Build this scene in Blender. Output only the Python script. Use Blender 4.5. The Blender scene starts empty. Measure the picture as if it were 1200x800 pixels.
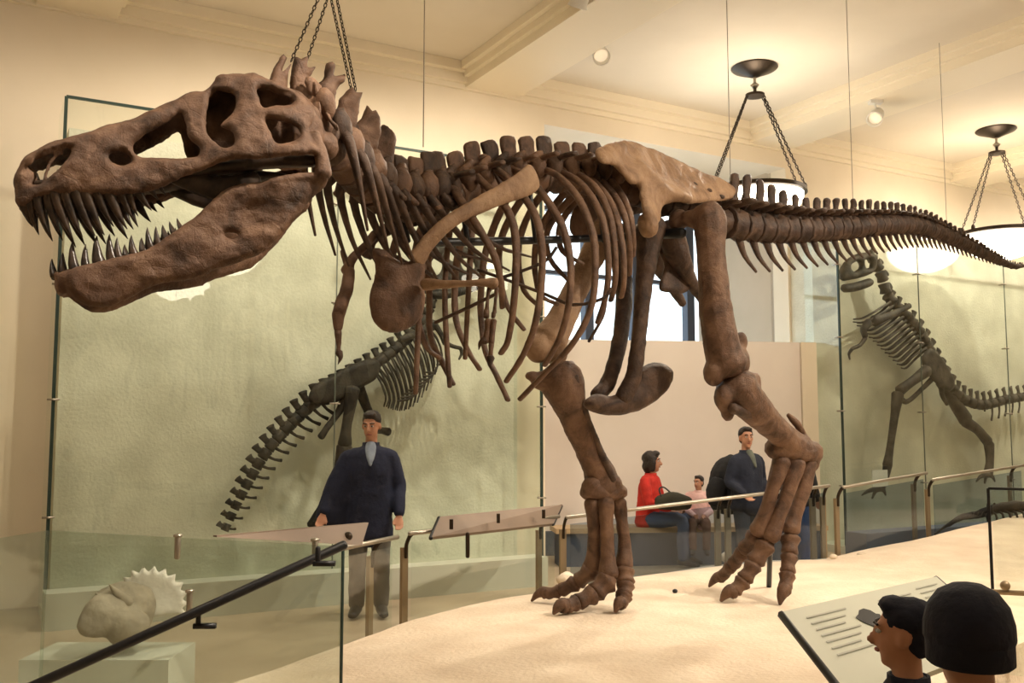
import bpy, bmesh, math, random
import numpy as np
from mathutils import Vector, Matrix, noise
from mathutils.geometry import delaunay_2d_cdt

random.seed(7)
scene = bpy.context.scene
COL = scene.collection
V = Vector

# ------------------------------------------------------------------ camera, world, exposure
FPX, PITCH, CAMZ = 1140.0, math.radians(5.26), 1.63
cam_data = bpy.data.cameras.new('camera')
cam_data.sensor_width = 36.0
cam_data.lens = FPX / 1200.0 * 36.0
cam_data.clip_end = 200
cam = bpy.data.objects.new('camera', cam_data)
COL.objects.link(cam)
cam.location = (0, 0, CAMZ)
cam.rotation_euler = (math.radians(90) + PITCH, 0, 0)
scene.camera = cam

world = bpy.data.worlds.new('daylight')
scene.world = world
world.use_nodes = True
bgn = world.node_tree.nodes['Background']
bgn.inputs[0].default_value = (0.80, 0.90, 1.0, 1)
bgn.inputs[1].default_value = 1.7

scene.view_settings.view_transform = 'Standard'
scene.view_settings.look = 'None'
scene.view_settings.gamma = 1.0
scene.view_settings.use_curve_mapping = False
scene.view_settings.exposure = 0.92
LAMP_W = 18.0          # watts of each pendant's upward bulb
BOWL_E = 5.0           # glow of the pendant bowls
SPOT_W = 420.0         # ceiling spotlights
FILL_W = 175.0         # unseen spotlights added to brighten the back wall and cases
WARM = (1.0, 0.87, 0.70)

# ------------------------------------------------------------------ measuring helpers
def raydir(px, py):
    c = V(((px - 600) / FPX, 1.0, (400 - py) / FPX))
    y = c.y * math.cos(PITCH) - c.z * math.sin(PITCH)
    z = c.y * math.sin(PITCH) + c.z * math.cos(PITCH)
    return V((c.x / y, 1.0, z / y))
CAM = V((0, 0, CAMZ))
def P(px, py, D):                      # the point at distance D down the hall
    return CAM + raydir(px, py) * D
def G(px, py, z=0.0):                  # the point on a level surface
    d = raydir(px, py)
    return CAM + d * ((z - CAMZ) / d.z)
def on_plane(px, py, o, n):
    d = raydir(px, py)
    return CAM + d * ((o - CAM).dot(n) / d.dot(n))
def pxm(D):
    return D / FPX
# hall frame: a runs along the back wall, n out from it into the hall
WANG = math.radians(29.7)
WA = V((math.cos(WANG), math.sin(WANG), 0)); WN = V((math.sin(WANG), -math.cos(WANG), 0)); W0 = V((0, 11.8, 0))
ZUP = V((0, 0, 1))
def W(a, n, z=0.0):
    return W0 + WA * a + WN * n + ZUP * z
def PW(px, py, n):                     # point on the plane n metres out from the back wall
    return on_plane(px, py, W(0, n), WN)

# ------------------------------------------------------------------ materials
MATS = {}
def mat(name, col, rough=0.6, col2=None, scale=6.0, bump=0.0, bscale=None, metal=0.0, detail=6.0, spec=0.4, lo=0.35, hi=0.65, stretch=None):
    if name in MATS: return MATS[name]
    m = bpy.data.materials.new(name); m.use_nodes = True
    nt = m.node_tree; b = nt.nodes['Principled BSDF']
    b.inputs['Base Color'].default_value = (*col, 1)
    b.inputs['Roughness'].default_value = rough
    b.inputs['Metallic'].default_value = metal
    b.inputs['Specular IOR Level'].default_value = spec
    if col2 or bump:
        tc = nt.nodes.new('ShaderNodeTexCoord')
        mp = nt.nodes.new('ShaderNodeMapping')
        if stretch: mp.inputs['Scale'].default_value = stretch
        nt.links.new(tc.outputs['Object'], mp.inputs['Vector'])
    if col2:
        n = nt.nodes.new('ShaderNodeTexNoise'); n.inputs['Scale'].default_value = scale; n.inputs['Detail'].default_value = detail
        r = nt.nodes.new('ShaderNodeValToRGB')
        r.color_ramp.elements[0].position = lo; r.color_ramp.elements[0].color = (*col, 1)
        r.color_ramp.elements[1].position = hi; r.color_ramp.elements[1].color = (*col2, 1)
        nt.links.new(mp.outputs[0], n.inputs['Vector']); nt.links.new(n.outputs['Fac'], r.inputs['Fac'])
        nt.links.new(r.outputs['Color'], b.inputs['Base Color'])
    if bump:
        n2 = nt.nodes.new('ShaderNodeTexNoise'); n2.inputs['Scale'].default_value = bscale or scale * 4; n2.inputs['Detail'].default_value = 8
        bp = nt.nodes.new('ShaderNodeBump'); bp.inputs['Strength'].default_value = bump; bp.inputs['Distance'].default_value = 0.02
        nt.links.new(mp.outputs[0], n2.inputs['Vector']); nt.links.new(n2.outputs['Fac'], bp.inputs['Height'])
        nt.links.new(bp.outputs['Normal'], b.inputs['Normal'])
    MATS[name] = m
    return m
def emit(name, col, strength):
    if name in MATS: return MATS[name]
    m = bpy.data.materials.new(name); m.use_nodes = True
    b = m.node_tree.nodes['Principled BSDF']
    b.inputs['Base Color'].default_value = (*col, 1)
    b.inputs['Emission Color'].default_value = (*col, 1); b.inputs['Emission Strength'].default_value = strength
    b.inputs['Roughness'].default_value = 0.3
    MATS[name] = m
    return m
def glassmat(name, tint, base=0.03, gain=0.55, haze=0.0, hazecol=(0.7, 0.8, 0.75)):
    if name in MATS: return MATS[name]
    m = bpy.data.materials.new(name); m.use_nodes = True
    nt = m.node_tree; nt.nodes.clear()
    out = nt.nodes.new('ShaderNodeOutputMaterial')
    tr = nt.nodes.new('ShaderNodeBsdfTransparent'); tr.inputs[0].default_value = (*tint, 1)
    gl = nt.nodes.new('ShaderNodeBsdfGlossy'); gl.inputs['Roughness'].default_value = 0.02; gl.inputs[0].default_value = (1, 1, 1, 1)
    lw = nt.nodes.new('ShaderNodeLayerWeight'); lw.inputs['Blend'].default_value = 0.5
    pw = nt.nodes.new('ShaderNodeMath'); pw.operation = 'POWER'; pw.inputs[1].default_value = 3.5
    ma = nt.nodes.new('ShaderNodeMath'); ma.operation = 'MULTIPLY_ADD'; ma.inputs[1].default_value = gain; ma.inputs[2].default_value = base
    mx = nt.nodes.new('ShaderNodeMixShader')
    nt.links.new(lw.outputs['Facing'], pw.inputs[0]); nt.links.new(pw.outputs[0], ma.inputs[0]); nt.links.new(ma.outputs[0], mx.inputs[0])
    src = tr.outputs[0]
    if haze:
        df = nt.nodes.new('ShaderNodeBsdfDiffuse'); df.inputs[0].default_value = (*hazecol, 1)
        m2 = nt.nodes.new('ShaderNodeMixShader'); m2.inputs[0].default_value = haze
        nt.links.new(tr.outputs[0], m2.inputs[1]); nt.links.new(df.outputs[0], m2.inputs[2]); src = m2.outputs[0]
    nt.links.new(src, mx.inputs[1]); nt.links.new(gl.outputs[0], mx.inputs[2]); nt.links.new(mx.outputs[0], out.inputs[0])
    MATS[name] = m
    return m

def bonemat(name, dark, mid, light, scale, rough=0.55, bump=0.5):
    m = bpy.data.materials.new(name); m.use_nodes = True; nt = m.node_tree; b = nt.nodes['Principled BSDF']; N = nt.nodes.new; Lk = nt.links.new
    b.inputs['Roughness'].default_value = rough; b.inputs['Specular IOR Level'].default_value = 0.3
    tc = N('ShaderNodeTexCoord')
    n1 = N('ShaderNodeTexNoise'); n1.inputs['Scale'].default_value = scale; n1.inputs['Detail'].default_value = 9; n1.inputs['Roughness'].default_value = 0.62; n1.inputs['Distortion'].default_value = 0.6
    r1 = N('ShaderNodeValToRGB'); e = r1.color_ramp.elements
    e[0].position = 0.30; e[0].color = (*dark, 1); e[1].position = 0.72; e[1].color = (*light, 1)
    k = e.new(0.48); k.color = (*mid, 1)
    n2 = N('ShaderNodeTexNoise'); n2.inputs['Scale'].default_value = 26; n2.inputs['Detail'].default_value = 8; n2.inputs['Roughness'].default_value = 0.7
    vo = N('ShaderNodeTexVoronoi'); vo.feature = 'DISTANCE_TO_EDGE'; vo.inputs['Scale'].default_value = 9.0
    mp = N('ShaderNodeMapRange'); mp.inputs['From Min'].default_value = 0.0; mp.inputs['From Max'].default_value = 0.035
    ad = N('ShaderNodeMath'); ad.operation = 'MULTIPLY_ADD'; ad.inputs[1].default_value = 0.10
    bp = N('ShaderNodeBump'); bp.inputs['Strength'].default_value = bump; bp.inputs['Distance'].default_value = 0.022
    n3 = N('ShaderNodeTexNoise'); n3.inputs['Scale'].default_value = 4.0; n3.inputs['Detail'].default_value = 5
    mv = N('ShaderNodeMixRGB'); mv.inputs[0].default_value = 0.16
    Lk(tc.outputs['Object'], n1.inputs['Vector']); Lk(tc.outputs['Object'], n2.inputs['Vector']); Lk(tc.outputs['Object'], n3.inputs['Vector'])
    Lk(tc.outputs['Object'], mv.inputs[1]); Lk(n3.outputs['Color'], mv.inputs[2]); Lk(mv.outputs[0], vo.inputs['Vector'])
    Lk(n1.outputs['Fac'], r1.inputs['Fac']); Lk(r1.outputs['Color'], b.inputs['Base Color'])
    Lk(vo.outputs['Distance'], mp.inputs['Value']); Lk(mp.outputs[0], ad.inputs[0]); Lk(n2.outputs['Fac'], ad.inputs[2])
    Lk(ad.outputs[0], bp.inputs['Height']); Lk(bp.outputs['Normal'], b.inputs['Normal'])
    MATS[name] = m
    return m
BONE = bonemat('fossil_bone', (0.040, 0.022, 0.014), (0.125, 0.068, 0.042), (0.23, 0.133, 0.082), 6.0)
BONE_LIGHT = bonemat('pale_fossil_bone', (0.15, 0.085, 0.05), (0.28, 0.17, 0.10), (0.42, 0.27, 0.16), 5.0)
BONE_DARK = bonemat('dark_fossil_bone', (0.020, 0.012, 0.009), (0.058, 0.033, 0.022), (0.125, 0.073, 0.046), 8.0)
TOOTH = mat('dark_tooth_and_mouth_shade', (0.018, 0.013, 0.011), 0.3, (0.07, 0.045, 0.032), 14, 0.15, 30)
CASEBONE = mat('blackish_fossil_bone', (0.014, 0.011, 0.009), 0.6, (0.05, 0.038, 0.027), 9, 0.4, 40)
GREYBONE = mat('grey_brown_fossil_bone', (0.03, 0.025, 0.022), 0.6, (0.11, 0.088, 0.07), 9, 0.4, 40)
STEEL_BLACK = mat('black_painted_steel', (0.012, 0.012, 0.014), 0.4)
STEEL = mat('brushed_steel', (0.42, 0.38, 0.32), 0.32, metal=0.9)
BRONZE = mat('dark_bronze', (0.045, 0.032, 0.022), 0.4, metal=0.7)
BRASSPOST = mat('bronze_brown_post', (0.30, 0.22, 0.13), 0.42, metal=0.35)
WALLP = mat('cream_wall_paint', (0.80, 0.70, 0.55), 0.75, (0.84, 0.74, 0.59), 1.5, 0.05, 60)
CEILP = mat('cream_ceiling_paint', (0.72, 0.645, 0.53), 0.75, (0.76, 0.685, 0.57), 1.2, 0.05, 50)
TRIMP = mat('cream_moulding_paint', (0.84, 0.75, 0.59), 0.6)
REVSHADE = mat('shaded_reveal_tan', (0.52, 0.43, 0.32), 0.75, (0.56, 0.46, 0.35), 2)  # shade of the right reveal put into the colour, darker than the wall
PARTP = mat('pinkish_partition_paint', (0.80, 0.72, 0.655), 0.7, (0.83, 0.75, 0.685), 2.0, 0.04, 60)
MURAL = mat('pale_green_cream_plaster', (0.59, 0.57, 0.46), 0.85, (0.78, 0.755, 0.63), 2.2, 0.35, 34, lo=0.3, hi=0.7)
PLINTHM = mat('grey_green_plinth_paint', (0.50, 0.51, 0.42), 0.6)
SLATE = mat('slate_grey_plinth_paint', (0.13, 0.15, 0.18), 0.6)
DKBASE = mat('slate_blue_base_panel', (0.06, 0.075, 0.10), 0.6, (0.08, 0.095, 0.12), 5)
SAND = mat('pale_sand_plaster', (0.74, 0.60, 0.455), 0.9, (0.86, 0.73, 0.58), 3.0, 0.5, 30, lo=0.3, hi=0.7)
FLOORM = mat('beige_stone_floor', (0.40, 0.32, 0.22), 0.35, (0.46, 0.37, 0.26), 2.0, 0.05, 30)
GLASS = glassmat('case_glass', (0.95, 0.975, 0.955), 0.03, 0.5)
RAILGLASS = glassmat('rail_glass', (0.88, 0.92, 0.89), 0.04, 0.5, haze=0.05, hazecol=(0.60, 0.62, 0.54))
BLUEGLASS = glassmat('bluish_rail_glass', (0.72, 0.78, 0.84), 0.03, 0.35)
GLASSEDGE = mat('green_glass_edge', (0.03, 0.05, 0.042), 0.25)
JOINTM = mat('grey_green_glass_joint', (0.13, 0.15, 0.12), 0.3)

# ------------------------------------------------------------------ object helpers
ORG = {}
def finish(o, parent):
    COL.objects.link(o)
    if parent is not None: o.parent = parent
    return o
def tag(o, label=None, cat=None, group=None, kind=None):
    if label: o['label'] = label
    if cat: o['category'] = cat
    if group: o['group'] = group
    if kind: o['kind'] = kind
    return o
def thing(name, label, cat, loc=(0, 0, 0), rz=0.0, group=None):
    o = bpy.data.objects.new(name, None); COL.objects.link(o)
    o.location = loc; o.rotation_euler = (0, 0, rz); o.empty_display_size = 0.1
    ORG[o.name] = V(loc)
    return tag(o, label, cat, group)
def dup(root, loc, rz=None, label=None):
    r = root.copy(); COL.objects.link(r); r.location = loc
    if rz is not None: r.rotation_euler = (0, 0, rz)
    if label: r['label'] = label
    for ch in list(root.children):
        c = ch.copy(); COL.objects.link(c); c.parent = r
        for g in list(ch.children):
            d = g.copy(); COL.objects.link(d); d.parent = c
    return r

def cr(pts, m):
    """Catmull-Rom resample of an (n,k) array, m steps per span."""
    p = np.asarray(pts, float)
    if len(p) < 3 or m <= 1:
        if m <= 1: return p
        t = np.linspace(0, 1, m + 1)[:, None]
        return p[0] * (1 - t) + p[1] * t
    e = np.vstack([2 * p[0] - p[1], p, 2 * p[-1] - p[-2]])
    out = []
    for i in range(1, len(e) - 2):
        a, b, c, d = e[i - 1], e[i], e[i + 1], e[i + 2]
        for k in range(m):
            t = k / m
            out.append(0.5 * (2 * b + (c - a) * t + (2 * a - 5 * b + 4 * c - d) * t * t + (3 * b - a - 3 * c + d) * t ** 3))
    out.append(p[-1])
    return np.array(out)
def cr_closed(pts, step):
    p = np.asarray(pts, float); n = len(p); out = []
    for i in range(n):
        a, b, c, d = p[i - 1], p[i], p[(i + 1) % n], p[(i + 2) % n]
        m = max(1, int(round(np.linalg.norm(c - b) / step)))
        for k in range(m):
            t = k / m
            out.append(0.5 * (2 * b + (c - a) * t + (2 * a - 5 * b + 4 * c - d) * t * t + (3 * b - a - 3 * c + d) * t ** 3))
    return np.array(out)
def inside(poly, q):
    x, y = q[:, 0], q[:, 1]; r = np.zeros(len(q), bool); n = len(poly)
    for i in range(n):
        x1, y1 = poly[i]; x2, y2 = poly[(i + 1) % n]
        c = ((y1 > y) != (y2 > y))
        with np.errstate(divide='ignore', invalid='ignore'):
            xi = (x2 - x1) * (y - y1) / (y2 - y1 + 1e-12) + x1
        r ^= c & (x < xi)
    return r
def segdist(polys, q):
    d = np.full(len(q), 1e9)
    for poly in polys:
        a = poly; b = np.roll(poly, -1, axis=0)
        for i in range(len(a)):
            ab = b[i] - a[i]; t = np.clip(((q - a[i]) @ ab) / (ab @ ab + 1e-12), 0, 1)
            d = np.minimum(d, np.linalg.norm(q - a[i] - t[:, None] * ab, axis=1))
    return d

class MB:
    """Collects shapes into one mesh, in world coordinates."""
    def __init__(s): s.v = []; s.f = []
    def add(s, vs, fs):
        o = len(s.v); s.v.extend([V(x) for x in vs]); s.f.extend([tuple(i + o for i in f) for f in fs])
    def box(s, c, size, ax=None):
        c = V(c); X, Y, Z = ax if ax else (V((1, 0, 0)), V((0, 1, 0)), V((0, 0, 1)))
        h = [x / 2 for x in size]
        vs = [c + X * (i * h[0]) + Y * (j * h[1]) + Z * (k * h[2]) for i in (-1, 1) for j in (-1, 1) for k in (-1, 1)]
        s.add(vs, [(0, 1, 3, 2), (4, 6, 7, 5), (0, 4, 5, 1), (2, 3, 7, 6), (0, 2, 6, 4), (1, 5, 7, 3)])
        return s
    def wbox(s, a0, a1, n0, n1, z0, z1):
        return s.box(W((a0 + a1) / 2, (n0 + n1) / 2, (z0 + z1) / 2), (abs(a1 - a0), abs(n1 - n0), abs(z1 - z0)), (WA, WN, ZUP))
    def hexa(s, pts):      # 8 corners: 4 bottom ring, 4 top ring
        s.add(pts, [(0, 3, 2, 1), (4, 5, 6, 7), (0, 1, 5, 4), (1, 2, 6, 5), (2, 3, 7, 6), (3, 0, 4, 7)])
        return s
    def prism(s, poly, d):   # polygon ring (world points) pushed along d
        n = len(poly); vs = [V(p) for p in poly] + [V(p) + V(d) for p in poly]
        s.add(vs, [tuple(range(n))[::-1], tuple(range(n, 2 * n))] + [(i, (i + 1) % n, n + (i + 1) % n, n + i) for i in range(n)])
        return s
    def tube(s, pts, rad, n=8, ref=None, sub=4, dome=True):
        k = len(pts)
        if not hasattr(rad, '__len__'): rad = [rad] * k
        rr = [(r, r) if not hasattr(r, '__len__') else tuple(r) for r in rad]
        arr = cr(np.array([[*p, *r] for p, r in zip(pts, rr)], float), sub if k > 2 else max(1, sub // 2))
        ps = [V(x[:3]) for x in arr]; rs = [(max(x[3], 1e-4), max(x[4], 1e-4)) for x in arr]
        T = [(ps[min(i + 1, len(ps) - 1)] - ps[max(i - 1, 0)]).normalized() for i in range(len(ps))]
        r0 = V(ref) if ref is not None else (V((0, 0, 1)) if abs(T[0].z) < 0.8 else V((1, 0, 0)))
        rings = []; e1 = None
        for i, (p, t, r) in enumerate(zip(ps, T, rs)):
            if ref is not None or e1 is None: b = r0
            else: b = e1
            e = b - t * b.dot(t)
            e1 = e.normalized() if e.length > 1e-6 else t.orthogonal().normalized()
            rings.append((p, t, e1, t.cross(e1), r))
        seq = []
        if dome:
            p, t, a, b, r = rings[0]; q = min(r)
            seq.append((p - t * q * 0.45, a, b, (r[0] * 0.72, r[1] * 0.72)))
        for p, t, a, b, r in rings: seq.append((p, a, b, r))
        if dome:
            p, t, a, b, r = rings[-1]; q = min(r)
            seq.append((p + t * q * 0.45, a, b, (r[0] * 0.72, r[1] * 0.72)))
        vs = []; fs = []
        for p, a, b, r in seq:
            for j in range(n):
                g = 2 * math.pi * j / n
                vs.append(p + a * (math.cos(g) * r[0]) + b * (math.sin(g) * r[1]))
        m = len(seq)
        for i in range(m - 1):
            for j in range(n):
                fs.append((i * n + j, i * n + (j + 1) % n, (i + 1) * n + (j + 1) % n, (i + 1) * n + j))
        q0 = min(rings[0][4]); q1 = min(rings[-1][4])
        vs.append(rings[0][0] - rings[0][1] * (q0 * 0.65 if dome else 0)); vs.append(rings[-1][0] + rings[-1][1] * (q1 * 0.65 if dome else 0))
        a, b = len(vs) - 2, len(vs) - 1
        for j in range(n):
            fs.append((a, (j + 1) % n, j)); fs.append((b, (m - 1) * n + j, (m - 1) * n + (j + 1) % n))
        s.add(vs, fs)
        return s
    def cone(s, pts, r0, n=6, flat=1.0, ref=None, sub=3):
        k = len(pts)
        return s.tube(pts, [(r0 * (1 - i / (k - 1)) ** 0.8 + r0 * 0.06, (r0 * (1 - i / (k - 1)) ** 0.8 + r0 * 0.06) * flat) for i in range(k)], n, ref, sub)
    def ball(s, c, r, ax=None, nu=10, nv=7):
        c = V(c); X, Y, Z = ax if ax else (V((1, 0, 0)), V((0, 1, 0)), V((0, 0, 1)))
        if not hasattr(r, '__len__'): r = (r, r, r)
        vs = [c - Z * r[2]]; fs = []
        for i in range(1, nv):
            th = math.pi * i / nv
            for j in range(nu):
                g = 2 * math.pi * j / nu
                vs.append(c + X * (r[0] * math.sin(th) * math.cos(g)) + Y * (r[1] * math.sin(th) * math.sin(g)) - Z * (r[2] * math.cos(th)))
        vs.append(c + Z * r[2]); e = len(vs) - 1
        for j in range(nu):
            fs.append((0, 1 + (j + 1) % nu, 1 + j)); fs.append((e, e - nu + j, e - nu + (j + 1) % nu))
        for i in range(nv - 2):
            for j in range(nu):
                a = 1 + i * nu; fs.append((a + j, a + (j + 1) % nu, a + nu + (j + 1) % nu, a + nu + j))
        s.add(vs, fs)
        return s
    def lathe(s, c, prof, n=24, ax=None, close=False):
        c = V(c); X, Y, Z = ax if ax else (V((1, 0, 0)), V((0, 1, 0)), V((0, 0, 1)))
        vs = []; fs = []; m = len(prof)
        for r, z in prof:
            for j in range(n):
                g = 2 * math.pi * j / n
                vs.append(c + X * (r * math.cos(g)) + Y * (r * math.sin(g)) + Z * z)
        for i in range(m if close else m - 1):
            for j in range(n):
                k = (i + 1) % m
                fs.append((i * n + j, i * n + (j + 1) % n, k * n + (j + 1) % n, k * n + j))
        if not close:
            fs.append(tuple(range(n))[::-1]); fs.append(tuple(range((m - 1) * n, m * n)))
        s.add(vs, fs)
        return s
    def plate(s, poly, holes, fn, T, R, step, wf=None):
        """Rounded slab over a 2-D outline with holes; fn(u,v,w) gives the world point."""
        po = cr_closed(poly, step); hs = [cr_closed(h, step) for h in holes]
        mn, mxx = po.min(0), po.max(0)
        gx, gy = np.meshgrid(np.arange(mn[0], mxx[0], step), np.arange(mn[1], mxx[1], step))
        q = np.stack([gx.ravel(), gy.ravel()], 1); q[:, 0] += (np.round(q[:, 1] / step).astype(int) % 2) * step * 0.5
        ok = inside(po, q)
        for h in hs: ok &= ~inside(h, q)
        q = q[ok]
        q = q[segdist([po] + hs, q) > step * 0.45]
        vs = [V(x) for x in po]; ed = [(i, (i + 1) % len(po)) for i in range(len(po))]
        for h in hs:
            o = len(vs); vs += [V(x) for x in h]; ed += [(o + i, o + (i + 1) % len(h)) for i in range(len(h))]
        vs += [V(x) for x in q]
        r = delaunay_2d_cdt(vs, ed, [], 0, 1e-6)
        pts = np.array([list(x) for x in r[0]]); tri = [t for t in r[2] if len(t) == 3]
        cen = np.array([pts[list(t)].mean(0) for t in tri])
        keep = inside(po, cen)
        for h in hs: keep &= ~inside(h, cen)
        tri = [t for t, k in zip(tri, keep) if k]
        d = segdist([po] + hs, pts)
        x = np.clip(d / R, 0, 1); th = T * np.sqrt(np.clip(1 - (1 - x) ** 2, 0, 1))
        bd = d < step * 0.02
        idx_a = {}; idx_b = {}; out = []
        used = set(i for t in tri for i in t)
        for i in used:
            w = wf(pts[i][0], pts[i][1]) if wf else 0.0
            idx_a[i] = len(out); out.append(fn(pts[i][0], pts[i][1], w + th[i] / 2))
            if bd[i]: idx_b[i] = idx_a[i]
            else:
                idx_b[i] = len(out); out.append(fn(pts[i][0], pts[i][1], w - th[i] / 2))
        fs = []
        for t in tri:
            fs.append(tuple(idx_a[i] for i in t))
            g = tuple(idx_b[i] for i in reversed(t))
            if set(g) != set(fs[-1]): fs.append(g)
        s.add(out, fs)
        return s
    def mirror(s, o, n):
        """add the mirror image across the plane through o with normal n"""
        vs = [p - n * (2 * (p - o).dot(n)) for p in s.v]; fs = [tuple(reversed(f)) for f in s.f]
        s.add(vs, fs)
        return s
    def mesh(s, name, org=None):
        me = bpy.data.meshes.new(name)
        me.from_pydata([tuple(p - org) if org is not None else tuple(p) for p in s.v], [], s.f)
        me.validate(); me.update()
        bm = bmesh.new(); bm.from_mesh(me); bmesh.ops.recalc_face_normals(bm, faces=bm.faces); bm.to_mesh(me); bm.free()
        return me
    def build(s, name, m, parent=None, fuse=0, smooth=True, rough=0, rscale=9.0, iters=2, angle=None):
        org = V((0, 0, 0))
        if parent is not None:
            p = parent
            while p.parent is not None: p = p.parent
            org = ORG.get(p.name, V((0, 0, 0)))
        me = s.mesh(name, org)
        if fuse: me = fuse_mesh(me, fuse, iters)
        if rough:
            nv = len(me.vertices); co = np.empty(nv * 3); no = np.empty(nv * 3)
            me.vertices.foreach_get('co', co); me.vertices.foreach_get('normal', no)
            co = co.reshape(-1, 3); no = no.reshape(-1, 3)
            dd = np.array([noise.noise(V(c) * rscale) + 0.5 * noise.noise(V(c) * rscale * 2.7) for c in co])
            co = co + no * (dd * rough)[:, None]
            me.vertices.foreach_set('co', co.ravel()); me.update()
        if smooth:
            me.polygons.foreach_set('use_smooth', [True] * len(me.polygons))
            if angle:
                me.set_sharp_from_angle(angle=math.radians(angle))
        me.materials.append(m)
        o = bpy.data.objects.new(name, me)
        return finish(o, parent)

def fuse_mesh(me, voxel, iters=2):
    o = bpy.data.objects.new('fusing', me); COL.objects.link(o)
    r = o.modifiers.new('r', 'REMESH'); r.mode = 'VOXEL'; r.voxel_size = voxel
    if iters:
        k = o.modifiers.new('s', 'SMOOTH'); k.iterations = iters; k.factor = 0.5
    dg = bpy.context.evaluated_depsgraph_get()
    new = bpy.data.meshes.new_from_object(o.evaluated_get(dg))
    nm = me.name
    bpy.data.objects.remove(o); bpy.data.meshes.remove(me)
    new.name = nm
    return new

def struct(name, mb, m, parent=None, **k):
    o = mb.build(name, m, parent, smooth=k.pop('smooth', False), **k)
    if parent is None: o['kind'] = 'structure'
    return o

# ================================================================== THE HALL
ZC, ZB = 6.02, 5.76                      # ceiling panels, underside of beams and cornice
def wa(px, py, n): return (PW(px, py, n) - W0).dot(WA)
A0, A1, N1 = -13.0, 15.5, 18.0
REC0, REC1, RECD = 0.47, 4.66, -1.9      # window recess

fl = MB(); fl.wbox(A0, A1, RECD - 0.3, N1, -0.12, 0.0)
struct('floor', fl, FLOORM)
ce = MB(); ce.wbox(A0, A1, -2.3, N1, ZC, ZC + 0.15)
ceiling = struct('ceiling', ce, CEILP)
BEAMS = [-9.58, -4.98, -0.31, 4.28, 8.75, 13.3]
for b in BEAMS:
    m = MB(); m.wbox(b - 0.37, b + 0.37, 0.0, N1, ZB, ZC + 0.02)
    bo = struct('beam', m, TRIMP, ceiling)
    m = MB()
    for sgn in (-1, 1):
        m.wbox(b + sgn * 0.37, b + sgn * 0.50, 0.14, N1, ZC - 0.09, ZC + 0.01)
        m.wbox(b + sgn * 0.37, b + sgn * 0.43, 0.14, N1, ZC - 0.16, ZC - 0.08)
    struct('moulding', m, TRIMP, bo)
for n in (5.2, 10.4):                    # cross beams over the hall, out of the picture
    m = MB(); m.wbox(A0, A1, n - 0.37, n + 0.37, ZB, ZC + 0.02)
    struct('beam', m, TRIMP, ceiling)
m = MB(); m.wbox(A0, REC0, -0.35, 0.0, 0, ZC); wb = struct('wall_back', m, WALLP)
m = MB(); m.wbox(REC1, A1, -0.35, 0.0, 0, ZC); struct('pier', m, WALLP, wb)
OPT = PW(640, 146, 0).z
m = MB(); m.wbox(REC0, REC1, -0.35, 0.0, OPT, ZC); struct('lintel', m, WALLP, wb)
m = MB(); m.wbox(REC0 - 0.2, REC1, RECD, -0.3, OPT + 0.02, OPT + 0.2); struct('soffit', m, WALLP, wb)
m = MB(); m.wbox(REC1, REC1 + 0.25, RECD - 0.1, -0.3, 0, ZC); struct('reveal', m, REVSHADE, wb)
m = MB(); m.wbox(REC0 - 0.25, REC0, RECD - 0.1, -0.3, 0, ZC); struct('reveal', m, WALLP, wb)
m = MB(); m.wbox(A0 - 0.2, A0, -2.3, N1, 0, ZC); struct('wall_left', m, WALLP)
m = MB(); m.wbox(A1, A1 + 0.2, -2.3, N1, 0, ZC); struct('wall_right', m, WALLP)
m = MB(); m.wbox(A0, A1, N1, N1 + 0.2, 0, ZC); struct('wall_front', m, WALLP)
m = MB()
for z0, z1, n in ((ZB - 0.02, ZB + 0.06, 0.05), (ZB + 0.04, ZB + 0.17, 0.11), (ZB + 0.15, ZC + 0.01, 0.20)):
    m.wbox(A0, A1, -0.02, n, z0, z1)
struct('trim_1', m, TRIMP)

# window at the back of the recess
WZ0, WZ1 = 1.1, OPT - 0.12
m = MB(); m.wbox(REC0 - 0.2, REC1 + 0.2, RECD - 0.3, RECD, 0, WZ0); struct('sill_wall', m, WALLP, wb)
m = MB(); m.wbox(REC0 - 0.2, REC1 + 0.2, RECD - 0.3, RECD, WZ1, ZC); struct('header', m, WALLP, wb)
WINFR = mat('blue_grey_window_frame', (0.05, 0.06, 0.09), 0.5)
win = bpy.data.objects.new('window_1', None); COL.objects.link(win); win['kind'] = 'structure'; ORG['window_1'] = V((0, 0, 0))
vb = [REC0, wa(692, 370, RECD), wa(748, 370, RECD), wa(811, 370, RECD), REC1]
m = MB()
for k, a in enumerate(vb):
    if 0 < k < len(vb) - 1:
        q = MB(); q.wbox(a - 0.075, a + 0.075, RECD - 0.16, RECD - 0.02, WZ0, WZ1); q.build('mullion', WINFR, win, smooth=False)
hz = [WZ0 + 0.03, PW(700, 323, RECD).z, PW(700, 250, RECD).z, WZ1 - 0.03]
for z in hz:
    q = MB(); q.wbox(REC0, REC1, RECD - 0.15, RECD - 0.04, z - 0.03, z + 0.03); q.build('transom', WINFR, win, smooth=False)
for k in range(4):
    for j in range(3):
        q = MB(); q.wbox(vb[k] + 0.02, vb[k + 1] - 0.02, RECD - 0.10, RECD - 0.09, hz[j] + 0.01, hz[j + 1] - 0.01)
        q.build('pane', GLASS, win, smooth=False)
m = MB(); m.wbox(REC0, wa(821, 205, -1.2), -1.5, -1.15, OPT - 0.36, OPT - 0.02)
struct('trim_2', m, TRIMP)

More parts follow.
